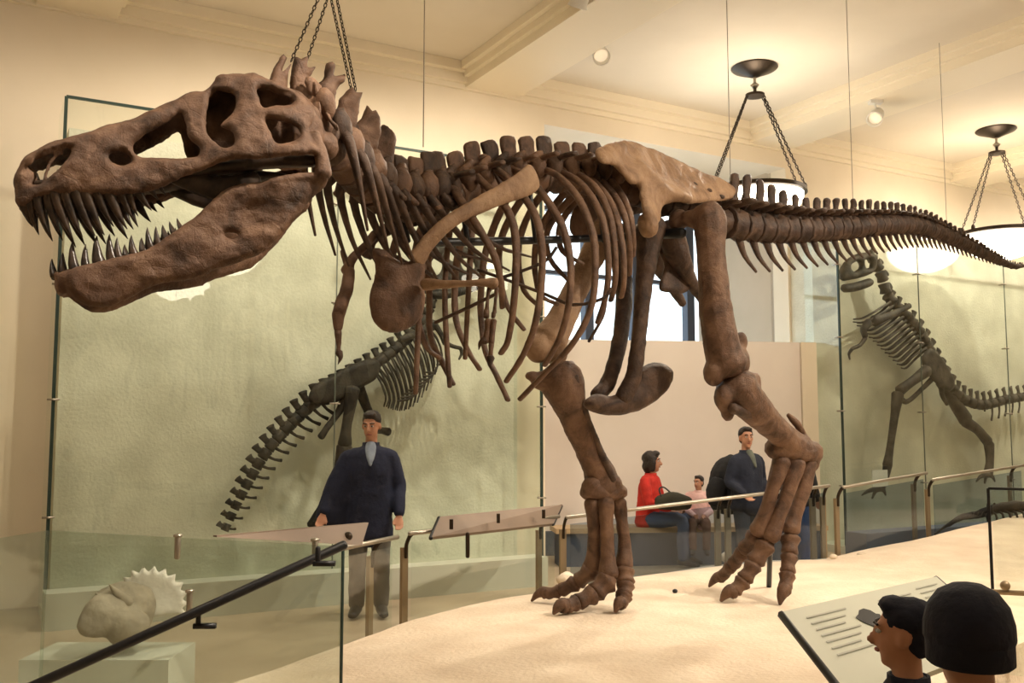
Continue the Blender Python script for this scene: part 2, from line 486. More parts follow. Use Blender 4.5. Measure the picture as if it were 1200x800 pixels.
# low partition standing in front of the window
pl, pr_ = P(612, 400, 12.95), P(937, 401, 13.45)
dv = (pr_ - pl); dv.z = 0; L_ = dv.length; dv.normalize(); dn = V((dv.y, -dv.x, 0)); PDN = dn.copy()
PZ = P(780, 399, 13.2).z
m = MB(); c = (pl + pr_) / 2; m.box((c.x - dn.x * 0.1, c.y - dn.y * 0.1, PZ / 2), (L_, 0.2, PZ), (dv, dn, ZUP)); struct('wall_partition', m, PARTP)
m = MB(); e = pr_ - dn * 0.12; m.box((e.x + dv.x * 0.12, e.y + dv.y * 0.12, PZ / 2), (0.22, 0.3, PZ), (dv, dn, ZUP)); struct('trim_3', m, WALLP)
# ledge wall left of the glass case
m = MB(); m.wbox(A0, -5.45, 0.0, 0.35, 0, PW(30, 381, 0.35).z); struct('wall_ledge', m, WALLP)

# ------------------------------------------------------------------ wall cases with glass fronts
def case(label, a0, a1, nb, nf, ztop, joints, mural_a0, mural_a1, plinth_n, pm=PLINTHM):
    r = thing('glass_display_case', label, 'display case', W((a0 + a1) / 2, nf, 0))
    m = MB(); m.wbox(mural_a0, mural_a1, 0.005, nb, 0.0, ztop - 0.1); m.build('backdrop', MURAL, r, smooth=False)
    m = MB(); m.wbox(a0, a1, nb, nf, 0.0, 0.10); m.build('case_floor', PLINTHM, r, smooth=False)
    m = MB(); m.wbox(a0 - 0.02, a1 - 0.1, nf, plinth_n, 0.0, 0.30); m.build('plinth', pm, r, smooth=False)
    js = [a0] + joints + [a1]
    for k in range(len(js) - 1):
        m = MB(); m.wbox(js[k] + 0.006, js[k + 1] - 0.006, nf - 0.012, nf, 0.11, ztop); g = m.build('glass_pane', GLASS, r, smooth=False)
        if k:
            e = MB(); e.wbox(js[k] - 0.0045, js[k] + 0.0045, nf - 0.013, nf + 0.001, 0.11, ztop); e.build('glass_joint', JOINTM, g, smooth=False)
    for a in (a0, a1):
        m = MB(); m.wbox(a - 0.006, a + 0.006, nb + 0.005, nf - 0.016, 0.11, ztop); g = m.build('side_pane', GLASS, r, smooth=False)
        e = MB(); e.wbox(a - 0.014, a + 0.014, nf - 0.018, nf + 0.004, 0.11, ztop); e.build('edge_strip', GLASSEDGE, g, smooth=False)
    m = MB(); m.wbox(a0, a1, nf - 0.02, nf + 0.004, ztop - 0.012, ztop + 0.012); m.build('top_strip', GLASSEDGE, r, smooth=False)
    for a in [a0] + joints + [a1]:
        z = 0.9
        while z < ztop:
            m = MB()
            m.wbox(a - 0.05, a + 0.05, nf - 0.02, nf + 0.01, z - 0.008, z + 0.008)
            m.tube([W(a, nf - 0.09, z), W(a, nf + 0.02, z)], 0.011, 6)
            m.build('standoff', STEEL, r)
            z += 1.0
    return r
NF, NB = 1.04, 0.42
ZT = PW(80, 113, NF).z
case1 = case('tall glass wall case with pale green backdrop behind the big skull', wa(61, 505, NF), wa(635, 505, NF), NB, NF, ZT,
     [wa(392, 505, NF)], wa(66, 505, NB), wa(606, 505, NB), NF + 0.28)
case2 = case('glass wall case at right behind the tip of the tail', wa(988, 505, NF), 13.2, NB, NF, PW(990, 262, NF).z,
     [wa(1083, 505, NF), wa(1185, 505, NF)], wa(957, 505, NB), 13.1, NF + 0.35, SLATE)

# ------------------------------------------------------------------ sand platform
PZ0 = 0.30
far = [(250, 800, PZ0), (430, 739, PZ0), (500, 716, PZ0), (600, 694, PZ0), (690, 679, PZ0), (800, 662, PZ0), (880, 654, PZ0), (960, 650, 0.32), (1010, 640, 0.38), (1080, 627, 0.45), (1140, 612, 0.52), (1206, 597, 0.58)]
edge = [G(x, y, z) for x, y, z in far]
bd = V((0.69, 0.72, 0)); bs = V((0.72, -0.69, 0))
near0 = G(910, 745, PZ0); s0 = (near0 - edge[0]).dot(bs)
near = [V((p.x + bs.x * 3.6, p.y + bs.y * 3.6, PZ0)) for p in edge]
m = MB(); nn = 26; rows = []
ed2 = cr(np.array([list(p) for p in edge]), 6); ne2 = cr(np.array([list(p) for p in near]), 6)
grid = []
for i in range(len(ed2)):
    row = []
    for j in range(nn + 1):
        t = j / nn; p = V(ed2[i]) * (1 - t) + V(ne2[i]) * t
        edgefall = min(1, min(t, 1 - t) * 9)
        p.z = p.z - 0.035 * (1 - edgefall) + 0.018 * noise.noise(p * 1.3) + 0.006 * noise.noise(p * 5)
        row.append(p)
    grid.append(row)
vs = [p for r in grid for p in r]; k = nn + 1; fs = []
for i in range(len(grid) - 1):
    for j in range(nn): fs.append((i * k + j, i * k + j + 1, (i + 1) * k + j + 1, (i + 1) * k + j))
base = len(vs); ring = [(i, 0) for i in range(len(grid))] + [(len(grid) - 1, j) for j in range(1, k)] + [(i, nn) for i in range(len(grid) - 2, -1, -1)] + [(0, j) for j in range(nn - 1, 0, -1)]
for (i, j) in ring: q = grid[i][j].copy(); q.z = 0.0; vs.append(q)
R_ = len(ring)
for t in range(R_):
    i, j = ring[t]; i2, j2 = ring[(t + 1) % R_]
    fs.append((i * k + j, i2 * k + j2, base + (t + 1) % R_, base + t))
m.add(vs, fs)
plat = m.build('display_platform', SAND, None, smooth=True, angle=50)
tag(plat, 'low sand coloured platform under the big dinosaur skeleton', 'platform')

# ================================================================== THE BIG SKELETON
REXO = G(800, 700, PZ0)
rex = thing('dinosaur_skeleton', 'huge brown mounted meat-eating dinosaur skeleton striding on the sand platform', 'skeleton', REXO)
FB = V((-0.69, -0.724, 0)).normalized(); LB = V((-FB.y, FB.x, 0))     # body heading and its left side

# ---- skull frame
SA = math.radians(21)
SF = V((-math.cos(SA), -math.sin(SA), 0)); SL = V((-SF.y, SF.x, 0)); SO = P(16, 218, 4.17)
def sfn(u, v, w): return SO - SF * u + ZUP * v + SL * w
def strace(pts, wf):
    out = []
    for px, py in pts:
        w = 0.15; u = v = 0
        for _ in range(12):
            p = on_plane(px, py, SO + SL * w, SL); q = p - SO
            u, v = -q.dot(SF), q.z; w = 0.5 * w + 0.5 * wf(u, v)
        out.append((u, v))
    return out
def skw(u, v):
    w = float(np.interp(u, [-0.1, 0.0, 0.06, 0.2, 0.5, 0.75, 0.95, 1.15, 1.5], [0.03, 0.05, 0.10, 0.14, 0.165, 0.20, 0.27, 0.31, 0.30]))
    t = min(1, max(0, (v - 0.12) / 0.45))
    return w * (1 - 0.38 * t ** 1.4)
SK = [(16, 218), (18, 201), (25, 188), (38, 177), (55, 168), (80, 160), (104, 153), (126, 145), (150, 140), (172, 130), (190, 121), (205, 115), (224, 106), (240, 104), (250, 97), (260, 87), (274, 84), (288, 85), (298, 83), (308, 87), (320, 93), (335, 99), (350, 106), (362, 116), (371, 131), (368, 143), (362, 151), (366, 163), (376, 174), (372, 178), (354, 181), (338, 183), (320, 184), (292, 186), (272, 187), (255, 192), (238, 199), (218, 206), (200, 214), (176, 223), (150, 227), (118, 228), (80, 228), (48, 231), (30, 240), (21, 243), (17, 232)]
HOLES = [
 [(31, 211), (28, 199), (38, 188), (52, 180), (68, 174), (83, 172), (75, 188), (61, 202), (46, 214)],
 [(128, 181), (137, 177), (150, 180), (155, 187), (146, 192), (133, 189)],
 [(157, 168), (170, 157), (191, 146), (206, 135), (213, 132), (218, 146), (221, 159), (233, 171), (232, 180), (204, 184), (172, 182), (159, 178)],
 [(248, 106), (262, 106), (275, 110), (276, 124), (267, 135), (258, 145), (263, 149), (270, 152), (275, 163), (271, 170), (263, 171), (252, 163), (243, 153), (243, 137), (245, 120)],
 [(312, 137), (326, 140), (344, 145), (351, 150), (351, 161), (337, 165), (324, 165), (318, 153)],
 [(302, 103), (322, 104), (338, 107), (346, 114), (342, 120), (322, 122), (309, 124), (305, 113)]]
sk = strace(SK, skw); hol = [strace(h, skw) for h in HOLES]
def relief(u, v):
    r = 0.010 * noise.noise(V((u * 7, v * 7, 2.0))) + 0.006 * noise.noise(V((u * 19, v * 19, 5.0)))
    return r
m = MB()
m.plate(sk, hol, sfn, 0.052, 0.032, 0.016, lambda u, v: skw(u, v) - 0.02 + relief(u, v))
m.mirror(SO, SL)
# roof between the two sides
top = strace(SK[1:23], skw)
topc = cr(np.array(top), 3)
vs = []; fs = []; K = 9
for layer in (0, 1):
    for (u, v) in topc:
        w = skw(u, v) - 0.012
        for j in range(K):
            t = -1 + 2 * j / (K - 1)
            vs.append(sfn(u, v - 0.004 + 0.03 * (1 - t * t) - layer * 0.04 - (0.01 if abs(t) == 1 else 0) * layer, w * t))
n_ = len(topc)
for i in range(n_ - 1):
    for j in range(K - 1):
        a = i * K + j; b = n_ * K + a
        fs.append((a, a + 1, a + K + 1, a + K)); fs.append((b, b + K, b + K + 1, b + 1))
rim = [(i, 0) for i in range(n_)] + [(n_ - 1, j) for j in range(1, K)] + [(i, K - 1) for i in range(n_ - 2, -1, -1)] + [(0, j) for j in range(K - 2, 0, -1)]
for t in range(len(rim)):
    a = rim[t][0] * K + rim[t][1]; b = rim[(t + 1) % len(rim)][0] * K + rim[(t + 1) % len(rim)][1]
    fs.append((a, b, n_ * K + b, n_ * K + a))
m.add(vs, fs)
# braincase, palate, quadrates, snout front, brow bosses
vt = max(q[1] for q in sk)
ax = (-SF, SL, ZUP)
m.ball(sfn(1.22, vt - 0.22, 0), (0.13, 0.15, 0.18), ax)
m.ball(sfn(1.10, vt - 0.10, 0), (0.20, 0.14, 0.10), ax)
m.ball(sfn(1.36, vt - 0.27, 0), (0.06, 0.07, 0.07), ax)
m.ball(sfn(1.00, vt - 0.20, 0), (0.26, 0.045, 0.19), ax)
m.ball(sfn(1.16, vt - 0.24, 0), (0.16, 0.10, 0.17), ax)
m.ball(sfn(0.05, 0.02, 0), (0.055, 0.095, 0.07), ax)
pal = MB()
for sg in (-1, 1):
    pal.tube([sfn(0.10, 0.0, 0.05 * sg), sfn(0.5, 0.05, 0.08 * sg), sfn(0.85, 0.14, 0.10 * sg), sfn(1.10, 0.18, 0.16 * sg), sfn(1.26, 0.18, 0.22 * sg)], [(0.02, 0.05), (0.03, 0.05), (0.035, 0.05), (0.035, 0.04), (0.03, 0.03)], 10, ZUP)
    pal.tube([sfn(0.66, 0.08, 0.11 * sg), sfn(0.86, 0.04, 0.11 * sg), sfn(1.02, 0.10, 0.12 * sg)], [(0.04, 0.025), (0.06, 0.02), (0.04, 0.025)], 10, ZUP)
    m.tube([sfn(1.26, 0.30, 0.24 * sg), sfn(1.29, 0.20, 0.26 * sg), sfn(1.30, 0.11, 0.27 * sg)], [0.03, 0.032, 0.042], 10)
    p = strace([(262, 90)], skw)[0]; m.ball(sfn(p[0] + 0.02, p[1] - 0.015, (skw(*p) - 0.02) * sg), (0.06, 0.04, 0.035), ax)
    p = strace([(305, 92)], skw)[0]; m.ball(sfn(p[0], p[1] - 0.01, (skw(*p) - 0.03) * sg), (0.06, 0.04, 0.03), ax)
    q = strace([(60, 186), (74, 178)], skw); (m.tube([sfn(*strace([(50, 212)], skw)[0], 0.10), sfn(q[0][0], q[0][1], 0.10), sfn(q[1][0], q[1][1], 0.11)], [0.009, 0.008, 0.009], 6) if sg > 0 else None)
    q = strace([(244, 121), (253, 135), (262, 128)], skw)
skull = m.build('skull', BONE, rex, fuse=0.0085, rough=0.005, rscale=14, iters=2)
pal.build('palate', TOOTH, skull, rough=0.004)  # near-black tooth colour puts the mouth's shade into the palate
skull['label'] = 'long brown skull with large openings and dark teeth'

def tooth(parent, base, tip, wf, r, sg):
    (u0, v0), (u1, v1) = strace([base], wf)[0], strace([tip], wf)[0]
    w0 = wf(u0, v0) - 0.03; w1 = wf(u1, v1) - 0.045
    a, c = sfn(u0, v0, w0 * sg), sfn(u1, v1, w1 * sg)
    d = (c - a); a = a - d * 0.25
    b = (a + c) / 2 + SF * (0.06 * d.length)
    q = MB(); q.cone([a, (a + b) / 2 + SF * 0.03 * d.length, b, (b + c) / 2 + SF * 0.02 * d.length, c], r, 7, 0.75, SF, 2)
    q.build('tooth', TOOTH, parent)
UP = [((28, 238), (34, 257), 9), ((36, 236), (41, 266), 9), ((46, 233), (57, 272), 11), ((58, 231), (69, 270), 10), ((68, 229), (85, 278), 12), ((80, 228), (96, 275), 12), ((92, 227), (111, 274), 13), ((104, 227), (122, 273), 12), ((117, 227), (133, 263), 11), ((131, 227), (149, 266), 12), ((144, 226), (156, 254), 9), ((153, 225), (162, 251), 8), ((164, 224), (178, 244), 9), ((178, 221), (186, 231), 6), ((188, 217), (195, 226), 5)]
LO = [((63, 318), (60, 301), 7), ((74, 314), (73, 294), 8), ((88, 311), (84, 281), 10), ((101, 308), (100, 284), 8), ((117, 304), (113, 274), 12), ((132, 300), (128, 272), 10), ((140, 298), (137, 276), 8), ((148, 296), (146, 284), 6), ((157, 293), (154, 273), 8), ((168, 290), (166, 276), 7), ((177, 286), (173, 264), 8), ((186, 281), (183, 263), 7), ((195, 276), (191, 261), 7), ((204, 270), (199, 257), 6), ((212, 264), (208, 253), 5)]
for b, t, r in UP:
    for sg in (1, -1): tooth(skull, b, t, skw, r * 0.5 * 4.1 / FPX * 1.5, sg)

# ---- lower jaw
def jw(u, v):
    return float(np.interp(u, [0.12, 0.17, 0.26, 0.45, 0.8, 1.1, 1.5], [0.03, 0.05, 0.10, 0.125, 0.175, 0.245, 0.275]))
JW = [(60, 317), (70, 317), (84, 312), (112, 306), (144, 298), (170, 291), (194, 277), (212, 264), (236, 246), (252, 229), (266, 218), (284, 213), (306, 211), (324, 206), (346, 203), (366, 202), (381, 206), (385, 213), (380, 221), (366, 232), (352, 250), (338, 267), (322, 284), (304, 298), (272, 310), (250, 317), (236, 325), (187, 333), (161, 344), (136, 356), (107, 360), (84, 348), (66, 332)]
jp = strace(JW, jw)
dep = strace([(285, 248)], jw)[0]; ridge = strace([(300, 285)], jw)[0]
def jrel(u, v):
    d = 0.035 * math.exp(-(((u - dep[0]) / 0.13) ** 2 + ((v - dep[1]) / 0.10) ** 2))
    return jw(u, v) - 0.02 - d + 0.012 * noise.noise(V((u * 5, v * 14, 9.0))) + 0.006 * noise.noise(V((u * 16, v * 30, 3.0)))
m = MB(); m.plate(jp, [strace([(262, 273), (270, 271), (280, 274), (272, 278)], jw)], sfn, 0.07, 0.05, 0.018, jrel)
m.mirror(SO, SL)
q0 = strace([(74, 330)], jw)[0]; q1 = strace([(110, 335)], jw)[0]
m.tube([sfn(q0[0], q0[1], 0.06), sfn(q0[0] - 0.012, q0[1], 0), sfn(q0[0], q0[1], -0.06)], [(0.055, 0.03)] * 3, 10, ZUP)
for sg in (1, -1):
    q = strace([(318, 214), (350, 208), (380, 209)], jw)
    m.tube([sfn(u, v, (jw(u, v) - 0.0) * sg) for u, v in q], [(0.018, 0.02), (0.024, 0.025), (0.03, 0.035)], 8, ZUP)
jaw = m.build('lower_jaw', BONE, rex, fuse=0.0085, rough=0.004, rscale=14)
for b, t, r in LO:
    for sg in (1, -1): tooth(jaw, b, t, jw, r * 0.5 * 4.1 / FPX * 1.45, sg)

# ---- spine
SP = [(360, 132, 4.70), (372, 149, 4.76), (386, 169, 4.85), (402, 190, 4.98), (420, 210, 5.18), (444, 228, 5.40), (472, 238, 5.62), (500, 238, 5.82), (530, 230, 6.02), (562, 221, 6.22), (600, 213, 6.45), (640, 210, 6.70), (680, 212, 6.95), (715, 218, 7.2), (745, 226, 7.40), (775, 236, 7.58), (815, 250, 7.82), (855, 262, 8.05), (900, 268, 8.34), (945, 269, 8.66), (990, 267, 9.05), (1030, 264, 9.5), (1066, 264, 10.0), (1096, 271, 10.5), (1124, 283, 11.0), (1152, 297, 11.5), (1176, 308, 12.0), (1190, 312, 12.35), (1202, 311, 12.7)]
sp3 = cr(np.array([list(P(*s)) for s in SP]), 24)
seg = np.r_[0, np.cumsum(np.linalg.norm(np.diff(sp3, axis=0), axis=1))]
SLEN = seg[-1]
def at(s):
    return V([np.interp(s, seg, sp3[:, i]) for i in range(3)])
def tan(s):
    return (at(min(s + 0.03, SLEN)) - at(max(s - 0.03, 0))).normalized()
def s_of_px(px):
    pxs = [600 + FPX * p[0] / (p[1] * math.cos(PITCH) + (p[2] - CAMZ) * math.sin(PITCH)) for p in sp3]
    return float(np.interp(px, pxs, seg))
S_D1 = s_of_px(512); S_HIP = s_of_px(775); S_T0 = s_of_px(850)

def vertebra(s, ln, r, h, sw, tr, zyg=True, chev=0.0, lean=0.0, rnd=1.0, fork=0.0, matl=None, droop=0.0, blob=0.0):
    p = at(s); t = tan(s); side = t.cross(ZUP).normalized(); up = side.cross(t).normalized()
    if droop: up = (up * 0.25 + ZUP * 0.75).normalized()
    q = MB(); n = 10; vs = []
    prof = [(-0.5, 0.92), (-0.46, 1.0), (-0.2, 0.82), (0.2, 0.82), (0.46, 1.0), (0.5, 0.92)]
    ax3 = (side, up, t)
    q.lathe(p, [(r * b, ln * a) for a, b in prof], n, ax3)
    j = lambda a: a * (1 + rnd * random.uniform(-0.09, 0.09))
    # neural arch and spine
    base = p + up * r * 0.9
    topp = base + up * j(h) + t * (lean * h)
    mid = (base + topp) / 2
    q.tube([base - up * 0.3 * r, base + up * h * 0.25 + t * lean * h * 0.2, mid, topp - up * h * 0.12, topp], [(sw * 0.7, r * 0.55), (sw * 0.5, r * 0.3), (sw * 0.5, r * 0.17), (sw * 0.56, r * 0.2), (sw * 0.46, r * 0.16)], 8, t, 2)
    if fork:
        for d in (-1, 1):
            q.tube([topp - up * h * 0.25, topp + up * h * 0.12 + t * d * fork], [(0.018, 0.03), (0.009, 0.02)], 6, t, 2)
    if tr:
        for d in (-1, 1):
            a = base + up * h * 0.05; b = a + side * d * j(tr) * (1 - 0.45 * droop) + up * tr * (0.12 - 1.0 * droop) + t * 0.02
            q.tube([a, (a + b) / 2 + up * 0.01, b], [(r * 0.35, r * 0.28), (r * 0.26, r * 0.2), (r * 0.34, r * 0.16)], 7, t, 2)
    if zyg:
        for d in (-1, 1):
            for e in (-1, 1):
                a = base + up * h * 0.12; b = a + side * d * r * 0.55 + t * e * ln * 0.66 + up * r * (0.25 if e < 0 else 0.1)
                q.tube([a, b], [(r * 0.28, r * 0.28), (r * 0.22, r * 0.16)], 6, ZUP, 2)
    if blob:
        for d in (-1, 1):
            q.ball(base + side * d * r * 0.75 - up * r * 0.1, (r * 0.55, r * 0.5 * blob, r * 0.8), (side, t, up), 8, 6)
            q.tube([base + side * d * r * 0.4 + up * h * 0.1 - t * ln * 0.3, base + side * d * r * 0.8 + up * h * 0.30, base + side * d * r * 0.5 + up * h * 0.45 + t * ln * 0.6], [(r * 0.26, r * 0.2), (r * 0.3, r * 0.2), (r * 0.2, r * 0.14)], 7, up, 2)
    o = q.build('vertebra', matl or BONE_DARK, rex, rough=0.012, rscale=13)
    if chev:
        c = MB(); a = p + t * ln * 0.5 - up * r * 0.85
        e = a - up * chev * 0.80 + t * chev * 0.66
        f = a - up * chev * 0.42 + t * chev * 0.22
        c.tube([a, f, e], [(r * 0.30, r * 0.24), (r * 0.22, r * 0.13), (r * 0.10, r * 0.08)], 6, t, 3)
        c.build('chevron', BONE_DARK, o)
    return o
# neck
def plane_trace(pts, o, n):
    s = V((-n.y, n.x, 0)).normalized(); u = n.cross(s) * -1
    if u.z < 0: u = -u
    return [((q - o).dot(s), (q - o).dot(u)) for q in (on_plane(x, y, o, n) for x, y in pts)], (lambda a, b, w: o + s * a + u * b + n * w)
NSP = {0: [([(316, 106), (317, 90), (322, 77), (332, 64), (336, 68), (330, 84), (336, 80), (341, 75), (337, 90), (336, 112)], 4.70)],
       1: [([(340, 122), (340, 98), (343, 78), (345, 66), (353, 69), (361, 66), (361, 78), (370, 78), (364, 90), (360, 104), (360, 126)], 4.80)],
       2: [([(366, 140), (370, 104), (379, 92), (382, 75), (392, 75), (392, 88), (404, 87), (403, 96), (394, 106), (390, 140)], 4.90)],
       3: [([(388, 156), (396, 122), (402, 112), (412, 101), (418, 108), (425, 108), (421, 122), (414, 156)], 5.05)],
       4: [([(408, 176), (416, 148), (424, 136), (430, 123), (436, 130), (440, 128), (446, 142), (440, 176)], 5.20)],
       5: [([(428, 196), (436, 166), (444, 152), (450, 146), (462, 156), (464, 168), (456, 196)], 5.35)]}
NN = 10
for i in range(NN):
    f = i / (NN - 1); s = 0.05 + f * (S_D1 - 0.11)
    vo_ = vertebra(s, (S_D1 - 0.05) / NN * 0.9, 0.095 + 0.02 * f, [0.10, 0.14, 0.16, 0.18, 0.22, 0.26, 0.24, 0.19, 0.18, 0.19][i], 0.10 + 0.05 * f, 0.22 + 0.03 * f, lean=[-0.35, -0.1, 0.1, 0.15, 0.05, 0.0, -0.1, -0.1, 0, 0][i], matl=BONE_DARK if i % 2 else BONE, droop=0.75, blob=1.5)
    for poly, DD in NSP.get(i, []):     # tall forked neck spines
        nn_ = V((0.5, -0.86, 0)).normalized(); oo = P(sum(a for a, _ in poly) / len(poly), sum(b for _, b in poly) / len(poly), DD)
        pt, fn = plane_trace(poly, oo, nn_)
        c = MB(); c.plate(pt, [], fn, 0.06, 0.035, 0.016, lambda u, v: 0.012 * noise.noise(V((u * 14, v * 14, i)))); c.build('neural_spine', BONE, vo_, rough=0.006, rscale=18)
    if i > 0:     # slender neck ribs
        p = at(s); t = tan(s); side = t.cross(ZUP).normalized(); up = side.cross(t).normalized()
        for d in (-1, 1):
            c = MB(); ln = 0.30 + 0.06 * i
            a = p + side * d * 0.14 - up * 0.03; b = a - up * (0.12 + 0.02 * i) + t * ln * 0.4 + side * d * 0.02; e = b - up * 0.16 + t * ln * 0.5
            c.tube([p + side * d * 0.08 + up * 0.05, a, b, e], [0.03, 0.028, 0.017, 0.007], 6, None, 3)
            c.build('neck_rib', BONE_DARK, rex)
# back
ND = 13
for i in range(ND):
    f = (i + 0.5) / ND; s = S_D1 + f * (S_HIP - 0.14 - S_D1)
    vertebra(s, (S_HIP - S_D1) / ND * 0.88, 0.10 + 0.012 * f, 0.19, 0.155, 0.23, lean=0.05, rnd=1.4, matl=BONE if i % 3 else BONE_DARK, blob=1.2)
NS = 5
for i in range(NS):
    f = (i + 0.5) / NS; s = S_HIP - 0.14 + f * (S_T0 - S_HIP + 0.14)
    vertebra(s, 0.17, 0.11, 0.26 - 0.03 * i, 0.08, 0.2, zyg=False)
# tail
NT = 50; g0 = 0.0; tot = SLEN - S_T0
lens = np.array([1.0 - 0.42 * (i / NT) for i in range(NT)]); lens *= tot / lens.sum(); cen = S_T0 + np.cumsum(lens) - lens / 2
for i in range(NT):
    f = i / (NT - 1); k = (1 - f) ** 0.85
    vertebra(float(cen[i]), float(lens[i]) * 0.90, 0.022 + 0.118 * k, 0.014 + 0.185 * (1 - f) ** 1.1 + [0.12, 0.11, 0.10, 0.07, 0.04, 0.02][min(i, 5)] * (i < 6), (0.03 + 0.065 * k), 0.22 * max(0, 1 - f * 1.6), zyg=f < 0.8, chev=(0.32 * (1 - f * 1.2) if 0 <= f < 0.8 else 0), lean=0.12 + 0.25 * f, rnd=0.6)

# ---- ribs (left traced, right mirrored about the body's middle plane)
LR = [
 [(521, 205), (534, 226), (550, 250), (566, 276), (580, 302), (587, 332), (589, 360)],
 [(544, 192), (566, 214), (586, 234), (600, 258), (605, 292), (603, 345), (596, 396), (587, 414)],
 [(560, 186), (588, 203), (610, 226), (626, 250), (634, 280), (635, 325), (627, 380), (613, 416), (593, 447)],
 [(590, 190), (622, 212), (647, 243), (662, 274), (669, 317), (666, 360), (655, 398), (638, 428)],
 [(620, 194), (650, 204), (674, 227), (690, 258), (697, 290), (697, 335), (690, 368), (670, 404), (640, 436), (609, 468)],
 [(642, 195), (676, 211), (697, 237), (709, 268), (713, 315), (709, 350), (700, 378)],
 [(662, 196), (694, 215), (713, 248), (720, 286), (721, 326), (716, 352)],
 [(680, 199), (708, 225), (723, 256), (730, 294), (731, 332), (728, 348)],
 [(695, 202), (719, 228), (732, 253), (738, 288), (738, 322)],
 [(708, 203), (726, 224), (738, 250), (742, 280), (742, 300)]]
offs = np.array([[0, 0.0], [0.12, -0.14], [0.3, -0.30], [0.5, -0.38], [0.75, -0.36], [1.0, -0.20]])
bodymid = at(s_of_px(640))
for i, r in enumerate(LR):
    D0 = float(at(s_of_px(r[0][0] + 8)).y)
    pts = []
    for j, (x, y) in enumerate(r):
        pts.append(P(x, y, D0 + float(np.interp(j / (len(r) - 1), offs[:, 0], offs[:, 1]))))
    rad = []
    for j in range(len(pts)):
        f = j / (len(pts) - 1)
        rad.append((0.035 * (1 - 0.5 * f) + 0.004, 0.023 * (1 - 0.45 * f) + 0.002))
    a = MB(); a.tube(pts, rad, 8, FB, 4); a.build('rib', BONE, rex, rough=0.003, rscale=12)
    sc_ = at(s_of_px(r[0][0] + 8))
    b = MB(); mp = [p - LB * (2 * (p - sc_).dot(LB)) for p in pts]
    b.tube(mp, rad, 8, FB, 4); b.build('rib', BONE, rex, rough=0.003, rscale=12)
# two straight front ribs of the far side and slender belly ribs
for pts, D in (([(505, 262), (494, 330), (490, 390), (487, 461)], 6.15), ([(528, 260), (522, 320), (522, 375), (527, 453)], 6.35), ([(553, 270), (549, 340), (545, 420)], 6.5)):
    a = MB(); a.tube([P(x, y, D) for x, y in pts], [(0.028, 0.019)] + [(0.022, 0.016)] * (len(pts) - 2) + [(0.018, 0.014)], 8, FB, 4); a.build('rib', BONE, rex)
for pts, D in (([(690, 400), (700, 383), (708, 366), (711, 340)], 6.9), ([(702, 372), (708, 352), (712, 330)], 6.85), ([(560, 316), (600, 330), (640, 345), (672, 357), (706, 350), (716, 338)], 6.3), ([(572, 330), (610, 318), (640, 305), (652, 290)], 6.3), ([(510, 378), (545, 362), (580, 345)], 5.75)):
    a = MB(); a.tube([P(x, y, D) for x, y in pts], 0.011, 6, None, 3); a.build('belly_rib', BONE_DARK, rex)

# ---- shoulder and arms
def pxtube(name, pts, wid, matl=BONE, flat=None, ref=None, extras=(), fuse=0.014, rough=0.006, rs=10, sub=5, n=10, parent=None):
    a = MB(); pp = [P(*p) for p in pts]
    rad = [(w * 0.5 * p[2] / FPX, (w * 0.5 * p[2] / FPX) * (flat if flat else 1.0)) for w, p in zip(wid, pts)]
    a.tube(pp, rad, n, ref, sub)
    for (x, y, D, rx, ry, rz) in extras:
        a.ball(P(x, y, D), (rx * D / FPX, ry * D / FPX, rz * D / FPX), nu=12, nv=8)
    return a.build(name, matl, parent or rex, fuse=fuse, rough=rough, rscale=rs)
view = V((0.1, -1, -0.1))
sc_pts = [(487, 305, 5.50), (503, 283, 5.52), (524, 262, 5.56), (556, 243, 5.66), (588, 228, 5.78), (614, 215, 5.90), (626, 206, 5.97)]
def flatbone(name, pts, wid, thick, matl=BONE, extras=(), fuse=0.012, side=LB):
    a = MB(); pp = [P(*p) for p in pts]
    rad = [(thick, w * 0.5 * p[2] / FPX) for w, p in zip(wid, pts)]
    a.tube(pp, rad, 12, side, 5)
    for (x, y, D, rx, ry, rz) in extras: a.ball(P(x, y, D), (rx * D / FPX, ry * D / FPX, rz * D / FPX), nu=12, nv=8)
    return a.build(name, matl, rex, fuse=fuse, rough=0.004, rscale=10)
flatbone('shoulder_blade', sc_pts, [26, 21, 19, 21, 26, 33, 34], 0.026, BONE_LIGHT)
cfn_o = P(466, 340, 5.48); cn = V((0.35, -0.93, 0)).normalized(); cs_ = V((-cn.y, cn.x, 0)); cs_ = V((cn.y, -cn.x, 0)) * -1
CO = [(436, 291), (450, 291), (462, 301), (476, 306), (492, 298), (500, 308), (499, 328), (501, 348), (497, 368), (484, 383), (464, 391), (446, 386), (435, 369), (433, 345), (440, 318)]
def plane_trace(pts, o, n):
    s = V((-n.y, n.x, 0)).normalized(); u = n.cross(s) * -1
    if u.z < 0: u = -u
    return [((q - o).dot(s), (q - o).dot(u)) for q in (on_plane(x, y, o, n) for x, y in pts)], (lambda a, b, w: o + s * a + u * b + n * w)
pt, fn = plane_trace(CO, cfn_o, cn)
m = MB(); m.plate(pt, [], fn, 0.075, 0.07, 0.022, lambda u, v: -0.25 * u * u * 4 + 0.012 * noise.noise(V((u * 9, v * 9, 1))))
m.build('coracoid', BONE, rex, fuse=0.012, rough=0.004)
o2 = P(470, 335, 5.95); n2 = V((-0.3, -0.95, 0)).normalized()
pt, fn = plane_trace([(452, 300), (470, 300), (492, 320), (496, 360), (470, 375), (450, 350)], o2, n2)
m = MB(); m.plate(pt, [], fn, 0.06, 0.06, 0.025); m.build('coracoid', BONE_DARK, rex, fuse=0.012)
